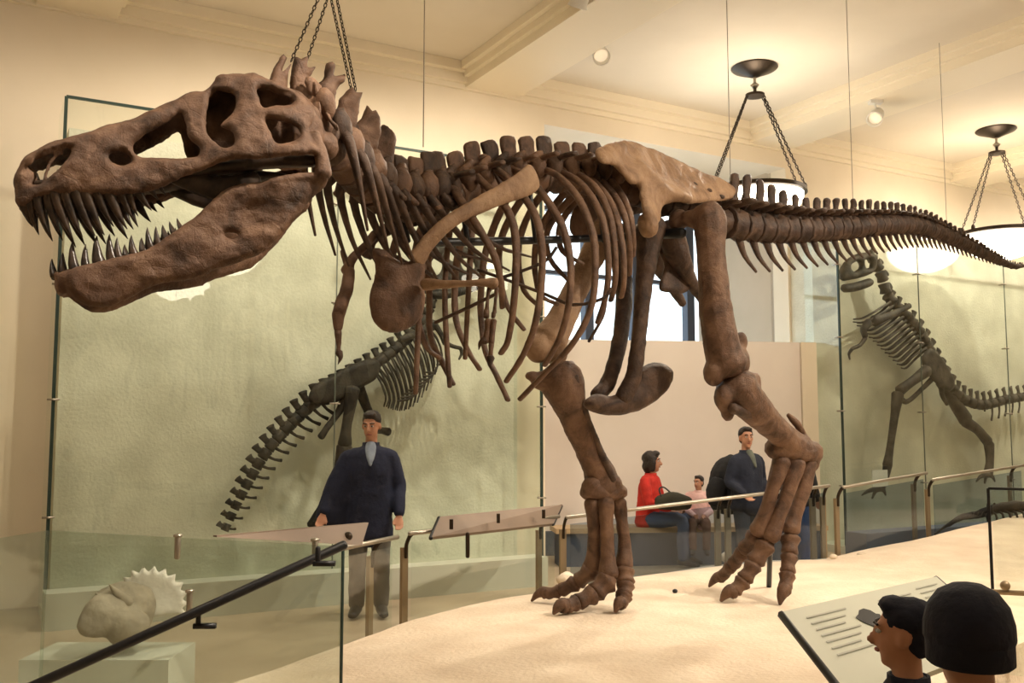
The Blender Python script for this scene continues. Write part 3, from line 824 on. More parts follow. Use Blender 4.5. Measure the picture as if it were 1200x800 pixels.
flatbone('shoulder_blade', [(430, 300, 5.75), (438, 278, 5.8), (470, 262, 6.0), (520, 245, 6.3)], [20, 16, 18, 24], 0.024, BONE_DARK)
# near arm
pxtube('upper_arm', [(498, 333, 5.48), (520, 333, 5.42), (548, 332, 5.40), (566, 331, 5.40), (580, 332, 5.42)], [16, 11, 10, 12, 15], BONE_LIGHT, extras=[(578, 333, 5.42, 7, 7, 8)])
pxtube('forearm', [(574, 336, 5.42), (571, 352, 5.40), (570, 372, 5.38)], [8, 6, 8], BONE)
pxtube('forearm', [(582, 336, 5.42), (581, 352, 5.40), (578, 372, 5.38)], [7, 5.5, 7], BONE)
for pts, w in (([(572, 376, 5.37), (571, 388, 5.36), (569, 400, 5.35)], [9, 6, 7]), ([(578, 376, 5.37), (577, 390, 5.36), (576, 402, 5.35)], [8, 6, 7]), ([(576, 404, 5.35), (575, 418, 5.34)], [7, 6])):
    pxtube('finger_bone', pts, w, BONE, fuse=0)
for pts in ([(568, 399, 5.35), (563, 402, 5.34), (561, 410, 5.34)], [(575, 419, 5.34), (574, 427, 5.33), (577, 434, 5.33)]):
    a = MB(); a.cone([P(*p) for p in pts], 0.022, 7); a.build('claw', BONE_DARK, rex)
# far arm hanging down in front of the case
pxtube('upper_arm', [(438, 276, 5.72), (428, 288, 5.66), (413, 303, 5.6), (406, 318, 5.58)], [13, 11, 12, 17], BONE)
pxtube('forearm', [(409, 316, 5.58), (406, 340, 5.55), (398, 364, 5.52), (396, 386, 5.52)], [15, 16, 17, 11], BONE)
pxtube('forearm', [(401, 294, 5.6), (405, 306, 5.6), (410, 318, 5.58)], [6, 8, 8], BONE, fuse=0)
pxtube('finger_bone', [(396, 388, 5.52), (397, 404, 5.52), (397, 412, 5.52)], [8, 6, 7], BONE, fuse=0)
a = MB(); a.cone([P(397, 413, 5.52), P(399, 419, 5.51), P(396, 427, 5.5)], 0.022, 7); a.build('claw', BONE_DARK, rex)

# ---- pelvis
HO = P(768, 236, 7.54)
def hfn(u, v, w): return HO - FB * u + ZUP * v + LB * w
def hw(u, v):
    return float(np.interp(v, [-0.6, -0.25, 0.0, 0.45, 0.6], [0.30, 0.33, 0.28, 0.08, 0.06])) + 0.04 * max(0, -u - 0.3)
def htrace(pts, wf):
    out = []
    for px, py in pts:
        w = 0.2; u = v = 0
        for _ in range(14):
            q = on_plane(px, py, HO + LB * w, LB) - HO
            u, v = -q.dot(FB), q.z; w = 0.5 * w + 0.5 * wf(u, v)
        out.append((u, v))
    return out
IL = [(698, 178), (706, 170), (724, 165), (744, 166), (770, 177), (800, 190), (820, 200), (840, 207), (857, 217), (861, 226), (855, 234), (838, 237), (820, 238), (804, 240), (790, 238), (780, 240), (774, 248), (772, 262), (758, 262), (753, 246), (751, 230), (749, 217), (740, 217), (732, 207), (720, 195), (706, 192)]
ip = htrace(IL, hw)
rdg = htrace([(745, 195), (775, 225), (800, 232)], hw)
def irel(u, v):
    d = 1e9
    for (a, b), (c, e) in zip(rdg, rdg[1:]):
        t = max(0, min(1, ((u - a) * (c - a) + (v - b) * (e - b)) / ((c - a) ** 2 + (e - b) ** 2 + 1e-9)))
        d = min(d, math.hypot(u - a - t * (c - a), v - b - t * (e - b)))
    return hw(u, v) + 0.05 * math.exp(-(d / 0.06) ** 2) + 0.014 * noise.noise(V((u * 6, v * 10, 4)))
for sg in (1, -1):
    m = MB(); m.plate(ip, [], (lambda u, v, w, sg=sg: hfn(u, v, w * sg)), 0.07, 0.06, 0.022, irel)
    if sg == 1: m.ball(hfn(*htrace([(764, 262)], hw)[0], 0.30), (0.08, 0.08, 0.10))
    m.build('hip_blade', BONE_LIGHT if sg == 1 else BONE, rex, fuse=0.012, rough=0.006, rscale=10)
pxtube('pubis', [(764, 262, 7.30), (760, 285, 7.30), (757, 315, 7.28), (753, 350, 7.26), (748, 400, 7.22), (742, 440, 7.20), (730, 468, 7.18)], [36, 32, 24, 20, 19, 20, 22], BONE_DARK)
pxtube('pubis', [(722, 270, 7.75), (726, 300, 7.70), (731, 345, 7.55), (727, 395, 7.4), (714, 445, 7.3), (700, 464, 7.24)], [28, 25, 21, 19, 19, 20], BONE_DARK)
BT = [(684, 470), (698, 461), (714, 463), (730, 458), (742, 444), (752, 430), (766, 424), (778, 426), (787, 434), (786, 446), (778, 460), (764, 473), (744, 483), (722, 487), (700, 485), (687, 479)]
o3 = P(735, 460, 7.24); n3 = (LB + V((0.0, -0.55, 0))).normalized()
pt, fn = plane_trace(BT, o3, n3)
m = MB(); m.plate(pt, [], fn, 0.15, 0.075, 0.024, lambda u, v: 0.012 * noise.noise(V((u * 8, v * 8, 6)))); m.build('pubic_boot', BONE_DARK, rex, fuse=0.014, rough=0.005)
for dx, dd in ((0, 0), (-26, 0.35)):
    pxtube('ischium', [(784 + dx, 268, 7.58 + dd), (794 + dx, 298, 7.66 + dd), (808 + dx, 326, 7.78 + dd), (826 + dx, 356, 7.95 + dd)], [34, 30, 17, 10], BONE_DARK)
o4 = P(788, 312, 7.62 + 0.1); n4 = (LB + V((0, -0.4, 0))).normalized()
pt, fn = plane_trace([(772, 290), (790, 284), (806, 300), (812, 324), (806, 342), (786, 344), (772, 338), (778, 312)], o4, n4)
m = MB(); m.plate(pt, [], fn, 0.06, 0.05, 0.025); m.build('obturator_plate', BONE_DARK, rex, fuse=0.014)

# ---- near hind leg
pxtube('thigh_bone', [(828, 247, 7.20), (832, 262, 7.20), (833, 290, 7.18), (836, 330, 7.18), (840, 370, 7.20), (846, 405, 7.22), (852, 428, 7.24)], [37, 42, 36, 37, 41, 44, 50], BONE,
       extras=[(795, 258, 7.36, 13, 13, 13), (812, 256, 7.28, 15, 12, 11), (836, 436, 7.20, 13, 16, 17), (866, 424, 7.3, 13, 18, 19), (868, 400, 7.34, 8, 12, 12)], fuse=0.018, rough=0.008, rs=8)
pxtube('shin_bone', [(862, 452, 7.28), (872, 466, 7.32), (886, 480, 7.42), (904, 498, 7.60), (922, 515, 7.80), (932, 526, 7.9)], [54, 46, 40, 32, 34, 44], BONE,
       extras=[(848, 466, 7.22, 12, 16, 16), (884, 450, 7.36, 9, 10, 14), (853, 484, 7.24, 8, 12, 10)], fuse=0.018, rough=0.008, rs=8)
pxtube('calf_bone', [(858, 478, 7.15), (880, 486, 7.3), (908, 502, 7.55), (930, 522, 7.75)], [14, 11, 9, 11], BONE_DARK)
pxtube('spur_bone', [(924, 486, 7.8), (934, 497, 7.85), (944, 512, 7.9)], [6, 9, 7], BONE, fuse=0)
m = MB()
m.tube([P(906, 524, 7.78), P(930, 528, 7.86), P(954, 530, 7.95)], [(0.08, 0.10), (0.10, 0.115), (0.085, 0.10)], 12, ZUP, 4); m.ball(P(951, 540, 7.95), (0.06, 0.07, 0.09)); m.ball(P(915, 518, 7.8), (0.07, 0.07, 0.07)); m.ball(P(940, 516, 7.9), (0.07, 0.07, 0.07))
m.build('ankle_bone', BONE, rex, fuse=0.016, rough=0.016)
for pts, w in (([(916, 540, 7.80), (906, 572, 7.78), (896, 604, 7.80), (889, 622, 7.82)], [23, 17, 18, 24]), ([(933, 542, 7.84), (924, 574, 7.80), (912, 606, 7.78), (903, 628, 7.78)], [24, 18, 18, 24]), ([(948, 542, 7.9), (942, 574, 7.86), (932, 602, 7.84), (926, 620, 7.82)], [20, 17, 18, 23])):
    pxtube('foot_bone', pts, w, BONE, fuse=0.014)
def toe(pts, wid, Dm, tip, cl):
    """a toe: separate phalanges with thick ends, then the claw on the sand"""
    T3 = G(tip[0], tip[1], PZ0); n = len(pts)
    P3 = [P(x, y, Dm + (T3.y - Dm) * (i / n)) for i, (x, y) in enumerate(pts)]
    for p in P3:
        p.z = max(p.z, PZ0 + 0.055)
    for i in range(n - 1):
        a, b = P3[i], P3[i + 1]; w0 = wid[i] * 0.56 * Dm / FPX; w1 = wid[i + 1] * 0.56 * Dm / FPX; d = b - a
        q = MB(); q.tube([a + d * 0.04, a + d * 0.15, a + d * 0.5, a + d * 0.85, a + d * 0.96], [w0 * 0.85, w0 * 1.0, (w0 + w1) * 0.39, w1 * 1.0, w1 * 0.8], 10, None, 2)
        q.build('toe_bone', BONE, rex, rough=0.008, rscale=14)
    a = P3[-1]; t = T3 + ZUP * 0.015; d = t - a
    w0 = wid[-1] * 0.56 * Dm / FPX
    q = MB(); q.tube([a, a + d * 0.3 + ZUP * 0.025, a + d * 0.7 + ZUP * 0.022, t], [w0, w0 * 0.9, w0 * 0.6, w0 * 0.22], 9, None, 3)
    q.build('claw', BONE, rex, rough=0.004)
toe([(888, 626), (872, 646), (858, 662), (846, 676)], [22, 18, 15, 13], 7.85, (831, 689), 0)
toe([(898, 636), (884, 660), (872, 680), (860, 693)], [24, 20, 18, 16], 7.8, (845, 706), 0)
toe([(926, 628), (925, 650), (923, 672), (920, 690)], [22, 18, 17, 15], 7.84, (914, 710), 0)
m = MB(); m.tube([V((G(901, 688, PZ0).x, G(901, 688, PZ0).y, PZ0 - 0.02)), P(903, 620, 7.95)], 0.022, 8); m.build('steel_support', STEEL_BLACK, rex)

# ---- far hind leg
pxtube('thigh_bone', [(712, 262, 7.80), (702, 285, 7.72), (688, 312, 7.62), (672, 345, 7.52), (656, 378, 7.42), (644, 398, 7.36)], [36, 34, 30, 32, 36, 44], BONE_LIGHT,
       extras=[(630, 408, 7.30, 16, 18, 18), (652, 412, 7.4, 14, 16, 18)], fuse=0.018, rough=0.008, rs=8)
pxtube('shin_bone', [(656, 440, 7.30), (662, 456, 7.30), (670, 480, 7.36), (682, 510, 7.44), (694, 536, 7.52), (704, 558, 7.58), (706, 572, 7.6)], [54, 50, 38, 34, 32, 40, 46], BONE,
       extras=[(634, 446, 7.25, 12, 10, 12), (668, 432, 7.34, 9, 12, 10), (624, 440, 7.22, 10, 6, 6)], fuse=0.018, rough=0.008, rs=8)
pxtube('calf_bone', [(672, 440, 7.2), (684, 480, 7.3), (700, 520, 7.42), (718, 562, 7.5)], [14, 10, 9, 12], BONE_DARK)
m = MB(); m.tube([P(686, 575, 7.52), P(706, 577, 7.56), P(728, 576, 7.62)], [(0.065, 0.09), (0.085, 0.105), (0.065, 0.085)], 12, ZUP, 4); m.ball(P(694, 568, 7.5), (0.07, 0.07, 0.07)); m.ball(P(720, 566, 7.55), (0.06, 0.06, 0.07)); m.build('ankle_bone', BONE, rex, fuse=0.016, rough=0.014)
for pts, w in (([(694, 588, 7.52), (696, 615, 7.52), (696, 645, 7.54), (694, 664, 7.56)], [20, 16, 17, 24]), ([(709, 588, 7.50), (711, 618, 7.48), (712, 650, 7.46), (713, 672, 7.44)], [22, 17, 18, 26]), ([(725, 588, 7.58), (729, 612, 7.56), (732, 640, 7.54), (731, 662, 7.52)], [19, 15, 16, 23])):
    pxtube('foot_bone', pts, w, BONE, fuse=0.014)
toe([(694, 668), (676, 682), (656, 693), (640, 695)], [22, 18, 15, 13], 7.55, (623, 706), 0)
toe([(713, 680), (696, 696), (676, 706), (662, 711)], [26, 22, 18, 16], 7.42, (649, 721), 0)
toe([(731, 668), (733, 684), (731, 698), (728, 707)], [23, 20, 18, 15], 7.5, (721, 719), 0)

# ---- black steel armature under the backbone and through the hips
m = MB(); m.tube([P(490, 284, 6.05), P(560, 283, 6.35), P(640, 281, 6.8), P(720, 278, 7.3), P(800, 272, 7.7)], 0.028, 8, None, 3); m.build('steel_armature', STEEL_BLACK, rex)
m = MB(); m.tube([P(800, 273, 7.25), P(775, 274, 7.45)], (0.04, 0.04), 8); m.build('steel_armature', STEEL_BLACK, rex)
for x0, y0, D in ((470, 240, 5.75), (540, 232, 6.2), (620, 218, 6.6), (700, 220, 7.1)):
    m = MB(); m.tube([P(x0 + 8, 283, D + 0.05), P(x0, y0, D)], 0.018, 6); m.build('steel_armature', STEEL_BLACK, rex)

# ================================================================== SKELETONS IN THE WALL CASES
def mini_vertebra(root, p, t, up, sz, spine, chev, matl):
    side = t.cross(up).normalized(); q = MB()
    q.lathe(p, [(sz * 0.42, -sz * 0.42), (sz * 0.5, -sz * 0.36), (sz * 0.4, 0), (sz * 0.5, sz * 0.36), (sz * 0.42, sz * 0.42)], 8, (side, up, t))
    if spine: q.tube([p + up * sz * 0.3, p + up * (sz * 0.4 + spine * 0.5), p + up * (sz * 0.4 + spine) + t * spine * 0.15], [(sz * 0.3, sz * 0.16), (sz * 0.26, sz * 0.10), (sz * 0.36, sz * 0.12)], 6, t, 2)
    o = q.build('vertebra', matl, root)
    if chev:
        c = MB(); c.tube([p - up * sz * 0.35, p - up * (sz * 0.4 + chev * 0.5) + t * chev * 0.1, p - up * (sz * 0.4 + chev) + t * chev * 0.35], [(sz * 0.14, sz * 0.1), (sz * 0.11, sz * 0.08), (sz * 0.15, sz * 0.09)], 6, t, 2)
        c.build('chevron', matl, o)
def wall_skeleton(label, N, spine, count, sizes, spines, chevs, matl, flip=1):
    """spine: pixel path on the plane N metres out from the back wall"""
    r = thing('dinosaur_skeleton', label, 'skeleton', W(0, N, 0))
    pts = cr(np.array([list(PW(x, y, N)) for x, y in spine]), 16)
    sg_ = np.r_[0, np.cumsum(np.linalg.norm(np.diff(pts, axis=0), axis=1))]; L = sg_[-1]
    pos = lambda s: V([np.interp(s, sg_, pts[:, i]) for i in range(3)])
    for i in range(count):
        f = (i + 0.5) / count; s = f * L
        t = (pos(min(L, s + 0.03)) - pos(max(0, s - 0.03))).normalized()
        up = (WN.cross(t) * flip).normalized()
        mini_vertebra(r, pos(s), t, up, float(np.interp(f, *sizes)), float(np.interp(f, *spines)), float(np.interp(f, *chevs)), matl)
    return r, (lambda f: pos(f * L))
def wbone(root, name, N, pts, wid, matl, flat=0.8):
    q = MB(); pp = [PW(x, y, N if not isinstance(N, (list, tuple)) else N[i]) for i, (x, y) in enumerate(pts)]
    q.tube(pp, [(w * 0.5 * p.y / FPX, w * 0.5 * p.y / FPX * flat) for w, p in zip(wid, pp)], 8, None, 4)
    return q.build(name, matl, root, rough=0.003, rscale=20)
def wplate(root, name, N, pts, T, matl, holes=(), fuse=0):
    o = W(0, N); s = WA; f = lambda a, b, w: o + WA * a + ZUP * b + WN * w
    tr = lambda pp: [((q - o).dot(WA), q.z) for q in (PW(x, y, N) for x, y in pp)]
    q = MB(); q.plate(tr(pts), [tr(h) for h in holes], f, T, T * 0.8, 0.03)
    return q.build(name, matl, root, rough=0.004, rscale=14)

S1N = 0.68
ws1, _ = wall_skeleton('blackish dinosaur skeleton with drooping tail in glass case behind the man', S1N,
    [(262, 624), (276, 594), (292, 563), (312, 530), (338, 500), (368, 472), (402, 452), (434, 430), (462, 410), (486, 388), (502, 366), (508, 344), (510, 326)], 32,
    ([0, 0.2, 0.5, 0.75, 1], [0.085, 0.115, 0.145, 0.13, 0.11]), ([0, 0.2, 0.45, 0.6, 1], [0.05, 0.08, 0.11, 0.09, 0.05]), ([0, 0.1, 0.45, 0.47, 1], [0.05, 0.10, 0.17, 0.0, 0.0]), CASEBONE, 1)
wplate(ws1, 'hip_blade', S1N + 0.10, [(362, 470), (368, 452), (388, 440), (412, 427), (436, 420), (446, 428), (440, 444), (420, 456), (404, 466), (384, 474)], 0.06, CASEBONE)
wbone(ws1, 'thigh_bone', S1N + 0.12, [(412, 456), (410, 478), (406, 500), (404, 520)], [20, 14, 12, 17], CASEBONE)
wbone(ws1, 'thigh_bone', S1N - 0.06, [(420, 452), (430, 478), (440, 500)], [14, 11, 13], CASEBONE)
wbone(ws1, 'shin_bone', S1N + 0.10, [(404, 524), (396, 555), (380, 590), (366, 616)], [20, 13, 11, 14], CASEBONE)
wbone(ws1, 'shin_bone', S1N - 0.05, [(436, 504), (446, 504), (456, 506)], [9, 8, 10], CASEBONE)
wbone(ws1, 'pubis', S1N + 0.05, [(408, 462), (396, 484), (384, 500), (376, 512)], [16, 9, 8, 9], CASEBONE)
for i in range(13):
    f = i / 12; x0 = 436 + 62 * f; y0 = 432 - 52 * f
    for k, dn in ((0, 0.14), (1, -0.12)):
        ln = 44 + 26 * math.sin(f * 3.0)
        wbone(ws1, 'rib', [S1N, S1N + dn, S1N + dn * 1.1, S1N + dn * 0.4], [(x0, y0), (x0 + 10 + k * 4, y0 + ln * 0.35), (x0 + 16 + k * 4, y0 + ln * 0.75), (x0 + 14 + k * 3, y0 + ln)], [3.2, 3, 2.6, 2], CASEBONE)
for i in range(9):
    f = i / 8
    wbone(ws1, 'belly_rib', S1N + 0.16, [(466 + 34 * f, 470 - 34 * f), (482 + 28 * f, 466 - 30 * f), (496 + 15 * f, 452 - 22 * f)], [2.6, 2.6, 2], CASEBONE)
wbone(ws1, 'shoulder_blade', S1N + 0.16, [(470, 398), (490, 390), (508, 380)], [8, 9, 14], CASEBONE)
wbone(ws1, 'upper_arm', S1N + 0.18, [(508, 378), (516, 390), (522, 402)], [9, 7, 8], CASEBONE)
wbone(ws1, 'forearm', S1N + 0.18, [(522, 402), (532, 406), (540, 408)], [6, 5, 5], CASEBONE)
wbone(ws1, 'claw', S1N + 0.18, [(540, 408), (541, 414), (538, 421)], [5, 4, 2], CASEBONE)
wplate(ws1, 'skull', S1N + 0.05, [(500, 330), (498, 305), (510, 288), (530, 284), (552, 292), (570, 312), (568, 324), (545, 328), (530, 335), (512, 338)], 0.10, CASEBONE,
       [[(505, 320), (506, 306), (514, 300), (518, 312), (513, 322)], [(522, 296), (532, 292), (538, 300), (530, 306)], [(540, 304), (552, 304), (556, 314), (544, 316)]])
wplate(ws1, 'lower_jaw', S1N + 0.05, [(506, 340), (530, 338), (566, 330), (568, 336), (535, 348), (510, 350)], 0.08, CASEBONE)

S2N = 0.70
ws2, _ = wall_skeleton('grey-brown dinosaur skeleton rearing upright in right glass case', S2N,
    [(1330, 426), (1290, 441), (1250, 454), (1215, 462), (1180, 468), (1150, 474), (1124, 464), (1106, 442), (1090, 412), (1074, 384), (1054, 362), (1040, 346), (1034, 326), (1026, 308), (1016, 296)], 44,
    ([0, 0.2, 0.5, 0.72, 0.86, 1], [0.04, 0.10, 0.16, 0.19, 0.18, 0.17]), ([0, 0.4, 0.65, 0.82, 1], [0.03, 0.12, 0.13, 0.10, 0.05]), ([0, 0.25, 0.54, 0.56, 1], [0.04, 0.15, 0.19, 0.0, 0.0]), GREYBONE, -1)
wplate(ws2, 'skull', S2N + 0.1, [(984, 318), (990, 306), (1002, 298), (1018, 296), (1026, 304), (1024, 318), (1012, 324), (996, 328), (986, 328)], 0.14, GREYBONE,
       [[(996, 312), (1004, 306), (1008, 312), (1000, 318)], [(1012, 306), (1019, 304), (1020, 312), (1014, 314)]])
wplate(ws2, 'lower_jaw', S2N + 0.1, [(986, 334), (1000, 331), (1020, 326), (1022, 334), (1004, 341), (988, 342)], 0.12, GREYBONE)
wplate(ws2, 'hip_blade', S2N + 0.12, [(1080, 420), (1090, 408), (1104, 420), (1118, 446), (1114, 458), (1100, 452), (1086, 436)], 0.08, GREYBONE)
for i in range(13):
    f = i / 12; x0 = 1046 + 42 * f; y0 = 352 + 54 * f
    for k, dn in ((0, 0.2), (1, -0.14)):
        wbone(ws2, 'rib', [S2N, S2N + dn, S2N + dn, S2N + dn * 0.4], [(x0, y0), (x0 - 16, y0 + 10 + k * 5), (x0 - 34 + 8 * f, y0 + 20 + k * 5), (x0 - 46 + 14 * f, y0 + 22 + k * 3)], [3.4, 3, 2.4, 1.8], GREYBONE)
wbone(ws2, 'shoulder_blade', S2N + 0.2, [(1066, 358), (1046, 368), (1024, 376)], [7, 8, 14], GREYBONE)
wbone(ws2, 'upper_arm', S2N + 0.2, [(1018, 378), (1012, 386), (1014, 394)], [11, 9, 8], GREYBONE)
wbone(ws2, 'forearm', S2N + 0.2, [(1014, 396), (1008, 404), (999, 408)], [6, 5, 5], GREYBONE)
wbone(ws2, 'claw', S2N + 0.2, [(999, 408), (995, 414), (996, 421)], [5, 4, 2], GREYBONE)
wbone(ws2, 'thigh_bone', S2N + 0.15, [(1086, 434), (1070, 446), (1054, 458)], [16, 12, 14], GREYBONE)
wbone(ws2, 'shin_bone', S2N + 0.15, [(1052, 462), (1048, 490), (1043, 525), (1040, 545)], [15, 10, 9, 12], GREYBONE)
wbone(ws2, 'foot_bone', S2N + 0.15, [(1040, 546), (1037, 560), (1032, 572)], [11, 9, 10], GREYBONE)
for d in ((-22, 8), (-10, 12), (6, 8)):
    wbone(ws2, 'toe_bone', S2N + 0.17, [(1032, 572), (1032 + d[0] * 0.6, 573 + d[1] * 0.2), (1032 + d[0], 572 + d[1])], [7, 5, 2], GREYBONE)
wbone(ws2, 'pubis', S2N + 0.05, [(1096, 440), (1080, 456), (1064, 470), (1056, 468)], [8, 6, 6, 8], GREYBONE)
wbone(ws2, 'ischium', S2N, [(1104, 450), (1104, 462), (1110, 474)], [8, 6, 4], GREYBONE)
wbone(ws2, 'thigh_bone', S2N - 0.05, [(1104, 446), (1118, 470), (1132, 492)], [18, 16, 18], GREYBONE)
wbone(ws2, 'shin_bone', S2N - 0.05, [(1132, 494), (1146, 504), (1158, 518)], [15, 12, 13], GREYBONE)
wbone(ws2, 'foot_bone', S2N - 0.05, [(1159, 520), (1160, 540), (1158, 556)], [13, 10, 12], GREYBONE)
for d in ((-14, 8), (-4, 10), (8, 8)):
    wbone(ws2, 'toe_bone', S2N - 0.02, [(1158, 556), (1158 + d[0] * 0.6, 558), (1158 + d[0], 556 + d[1])], [7, 5, 2], GREYBONE)
m = MB(); m.wbox(wa(1030, 545, S2N + .28) - 0.15, wa(1030, 545, S2N + .28) + 0.16, S2N + 0.28, S2N + 0.29, PW(1035, 568, S2N).z, PW(1035, 549, S2N).z)
lb = m.build('label_card', mat('white_card', (0.8, 0.8, 0.76), 0.6), case2, smooth=False)

# ================================================================== CEILING FIXTURES
BOWL = emit('lit_alabaster_bowl', (1.0, 0.88, 0.70), BOWL_E)
def bulb(parent, loc, w, col=WARM, size=0.18):
    l = bpy.data.lights.new('bulb', 'POINT'); l.energy = w; l.color = col; l.shadow_soft_size = size
    o = bpy.data.objects.new('bulb', l); COL.objects.link(o); o.location = loc; o.parent = parent
BOWLR = 0.56; DROP = 1.55
def chain(q, a, b, link=0.05, r=0.006):
    a, b = V(a), V(b); n = max(2, int((b - a).length / (link * 0.78))); t = (b - a).normalized(); s = t.orthogonal().normalized(); s2 = t.cross(s)
    for i in range(n):
        c = a + (b - a) * ((i + 0.5) / n); e = s if i % 2 else s2
        pts = [c + t * (math.cos(g) * link * 0.5) + e * (math.sin(g) * link * 0.28) for g in [k * math.pi / 3 for k in range(7)]]
        q.tube(pts, r, 4, None, 1, dome=False)
def pendant(loc, label):
    r = thing('pendant_lamp', label, 'lamp', loc, group='pendant lamps of the hall')
    L = V(loc)
    q = MB(); q.lathe(L, [(0.05, -0.12), (0.09, -0.10), (0.26, -0.03), (0.28, -0.012), (0.27, -0.001)], 28); q.build('canopy', BRONZE, r, angle=40)
    q = MB(); q.tube([L + V((0, 0, -0.10)), L + V((0, 0, -0.20))], 0.018, 8)
    q.lathe(L + V((0, 0, -0.26)), [(0.03, 0.06), (0.055, 0.04), (0.03, 0.0)], 12); q.build('stem', STEEL, r)
    q = MB(); q.lathe(L + V((0, 0, -0.35)), [(0.05, -0.03), (0.115, -0.015), (0.115, 0.015), (0.04, 0.03)], 20); q.tube([L + V((0, 0, -0.26)), L + V((0, 0, -0.33))], 0.02, 8); q.build('hanger_ring', BRONZE, r, angle=40)
    rim = L + V((0, 0, -DROP))
    for g in (-0.22, 0.22, math.pi - 0.22, math.pi + 0.22):
        e = V((math.cos(g), math.sin(g), 0))
        q = MB(); chain(q, L + e * 0.1 + V((0, 0, -0.36)), rim + e * (BOWLR * 0.97) + V((0, 0, 0.09)), 0.05, 0.007); q.build('chain', BRONZE, r)
        q = MB(); q.ball(rim + e * (BOWLR * 0.98) + V((0, 0, 0.05)), (0.03, 0.03, 0.05)); q.build('chain_lug', BRONZE, r)
    q = MB(); q.lathe(rim, [(BOWLR - 0.03, 0.03), (BOWLR + 0.015, 0.03), (BOWLR + 0.02, -0.02), (BOWLR - 0.03, -0.03)], 40, close=True); q.build('rim_band', BRONZE, r, angle=40)
    pr = []
    for k in range(11):
        g = k / 10 * math.pi / 2
        pr.append((max(0.01, (BOWLR - 0.02) * math.cos(g)), -0.02 - 0.36 * math.sin(g)))
    pin = [(max(0.005, a - 0.015), b + 0.012) for a, b in reversed(pr)]
    q = MB(); q.lathe(rim, pr + pin, 40); q.build('glass_bowl', BOWL, r)
    q = MB(); q.ball(rim + V((0, 0, -0.395)), (0.03, 0.03, 0.03)); q.build('finial', BRONZE, r)
    bulb(r, (0, 0, -DROP + 0.06), LAMP_W)
    return r
LP1 = G(884, 79, ZC); LP2 = G(1167, 152, ZC)
lamp1 = pendant(LP1, 'glowing bowl pendant lamp on chains above the hips of the big skeleton')
dup(lamp1, LP2, 0.2, 'glowing bowl pendant lamp on chains at right above the tail tip')
for o in (LP2 + WA * 4.6, LP1 - WA * 4.6 + WN * 5.6, LP1 + WA * 0.2 + WN * 5.6, LP2 + WN * 4.4, LP1 - WA * 9.0 + WN * 4.3, LP1 - WA * 4.6 + WN * 9.2, LP1 + WN * 9.2, LP2 + WN * 9.2):
    d = dup(lamp1, o, 0.4, 'bowl pendant lamp hanging farther along the hall ceiling')

WHITEM = mat('white_enamel', (0.75, 0.72, 0.66), 0.4)
def spotlight(loc, target, w, label, ang=60, col=WARM):
    r = thing('spotlight', label, 'spotlight', loc, group='ceiling spotlights')
    L = V(loc); d = (V(target) - L).normalized(); s = d.orthogonal().normalized(); u = d.cross(s)
    q = MB(); q.box(L + V((0, 0, -0.02)), (0.16, 0.10, 0.04)); q.build('mount', WHITEM, r, smooth=False)
    q = MB(); q.tube([L + V((0, 0, -0.03)), L + V((0, 0, -0.13))], 0.014, 8); q.build('stem', WHITEM, r)
    c = L + V((0, 0, -0.20))
    q = MB(); q.lathe(c, [(0.05, -0.14), (0.085, -0.10), (0.09, 0.10), (0.10, 0.13), (0.085, 0.13), (0.08, 0.05)], 16, (s, u, d)); q.build('housing', WHITEM, r, angle=40)
    q = MB(); q.lathe(c, [(0.005, 0.06), (0.078, 0.062), (0.078, 0.066), (0.005, 0.068)], 16, (s, u, d)); q.build('lens', emit('lit_lens', (1, 0.85, 0.62), 0.3), r)
    l = bpy.data.lights.new('beam_light', 'SPOT'); l.energy = w; l.color = col; l.spot_size = math.radians(ang); l.spot_blend = 0.7; l.shadow_soft_size = 0.09
    o = bpy.data.objects.new('beam_light', l); COL.objects.link(o)
    o.parent = r; o.location = c - L + d * 0.16; o.rotation_euler = d.to_track_quat('-Z', 'Y').to_euler()
    return r
spotlight(G(1026, 118, ZB), P(870, 400, 7.5), SPOT_W * 0.6, 'white ceiling spotlight under the beam between the two pendant lamps')
spotlight(G(703, 42, ZC), P(780, 220, 7.4), SPOT_W * 0.5, 'white ceiling spotlight above the back of the big skeleton')
spotlight(W(1.5, 8.6, ZC), P(780, 690, 7.4), SPOT_W * 1.25, 'ceiling spotlight out over the platform front', 75)
spotlight(W(-2.8, 8.0, ZC), P(200, 230, 4.2), SPOT_W * 1.6, 'ceiling spotlight out in front of the big skull', 42)
for k_, (a_, zz) in enumerate(((-5.6, 2.2), (-3.2, 2.4), (-0.8, 2.6), (7.3, 2.4), (10.2, 2.4))):  # out-of-view spots added to lift the wall and case backdrops
    spotlight(W(a_, 2.75, ZC), W(a_, 0.4, zz), FILL_W * (0.35 if k_ == 0 else 1.0), 'added unseen spotlight brightening the back wall from above', 125)
spotlight(W(4.6, 7.5, ZC), P(1050, 640, 9.0), SPOT_W * 1.1, 'ceiling spotlight out over the tail side of the platform', 75)

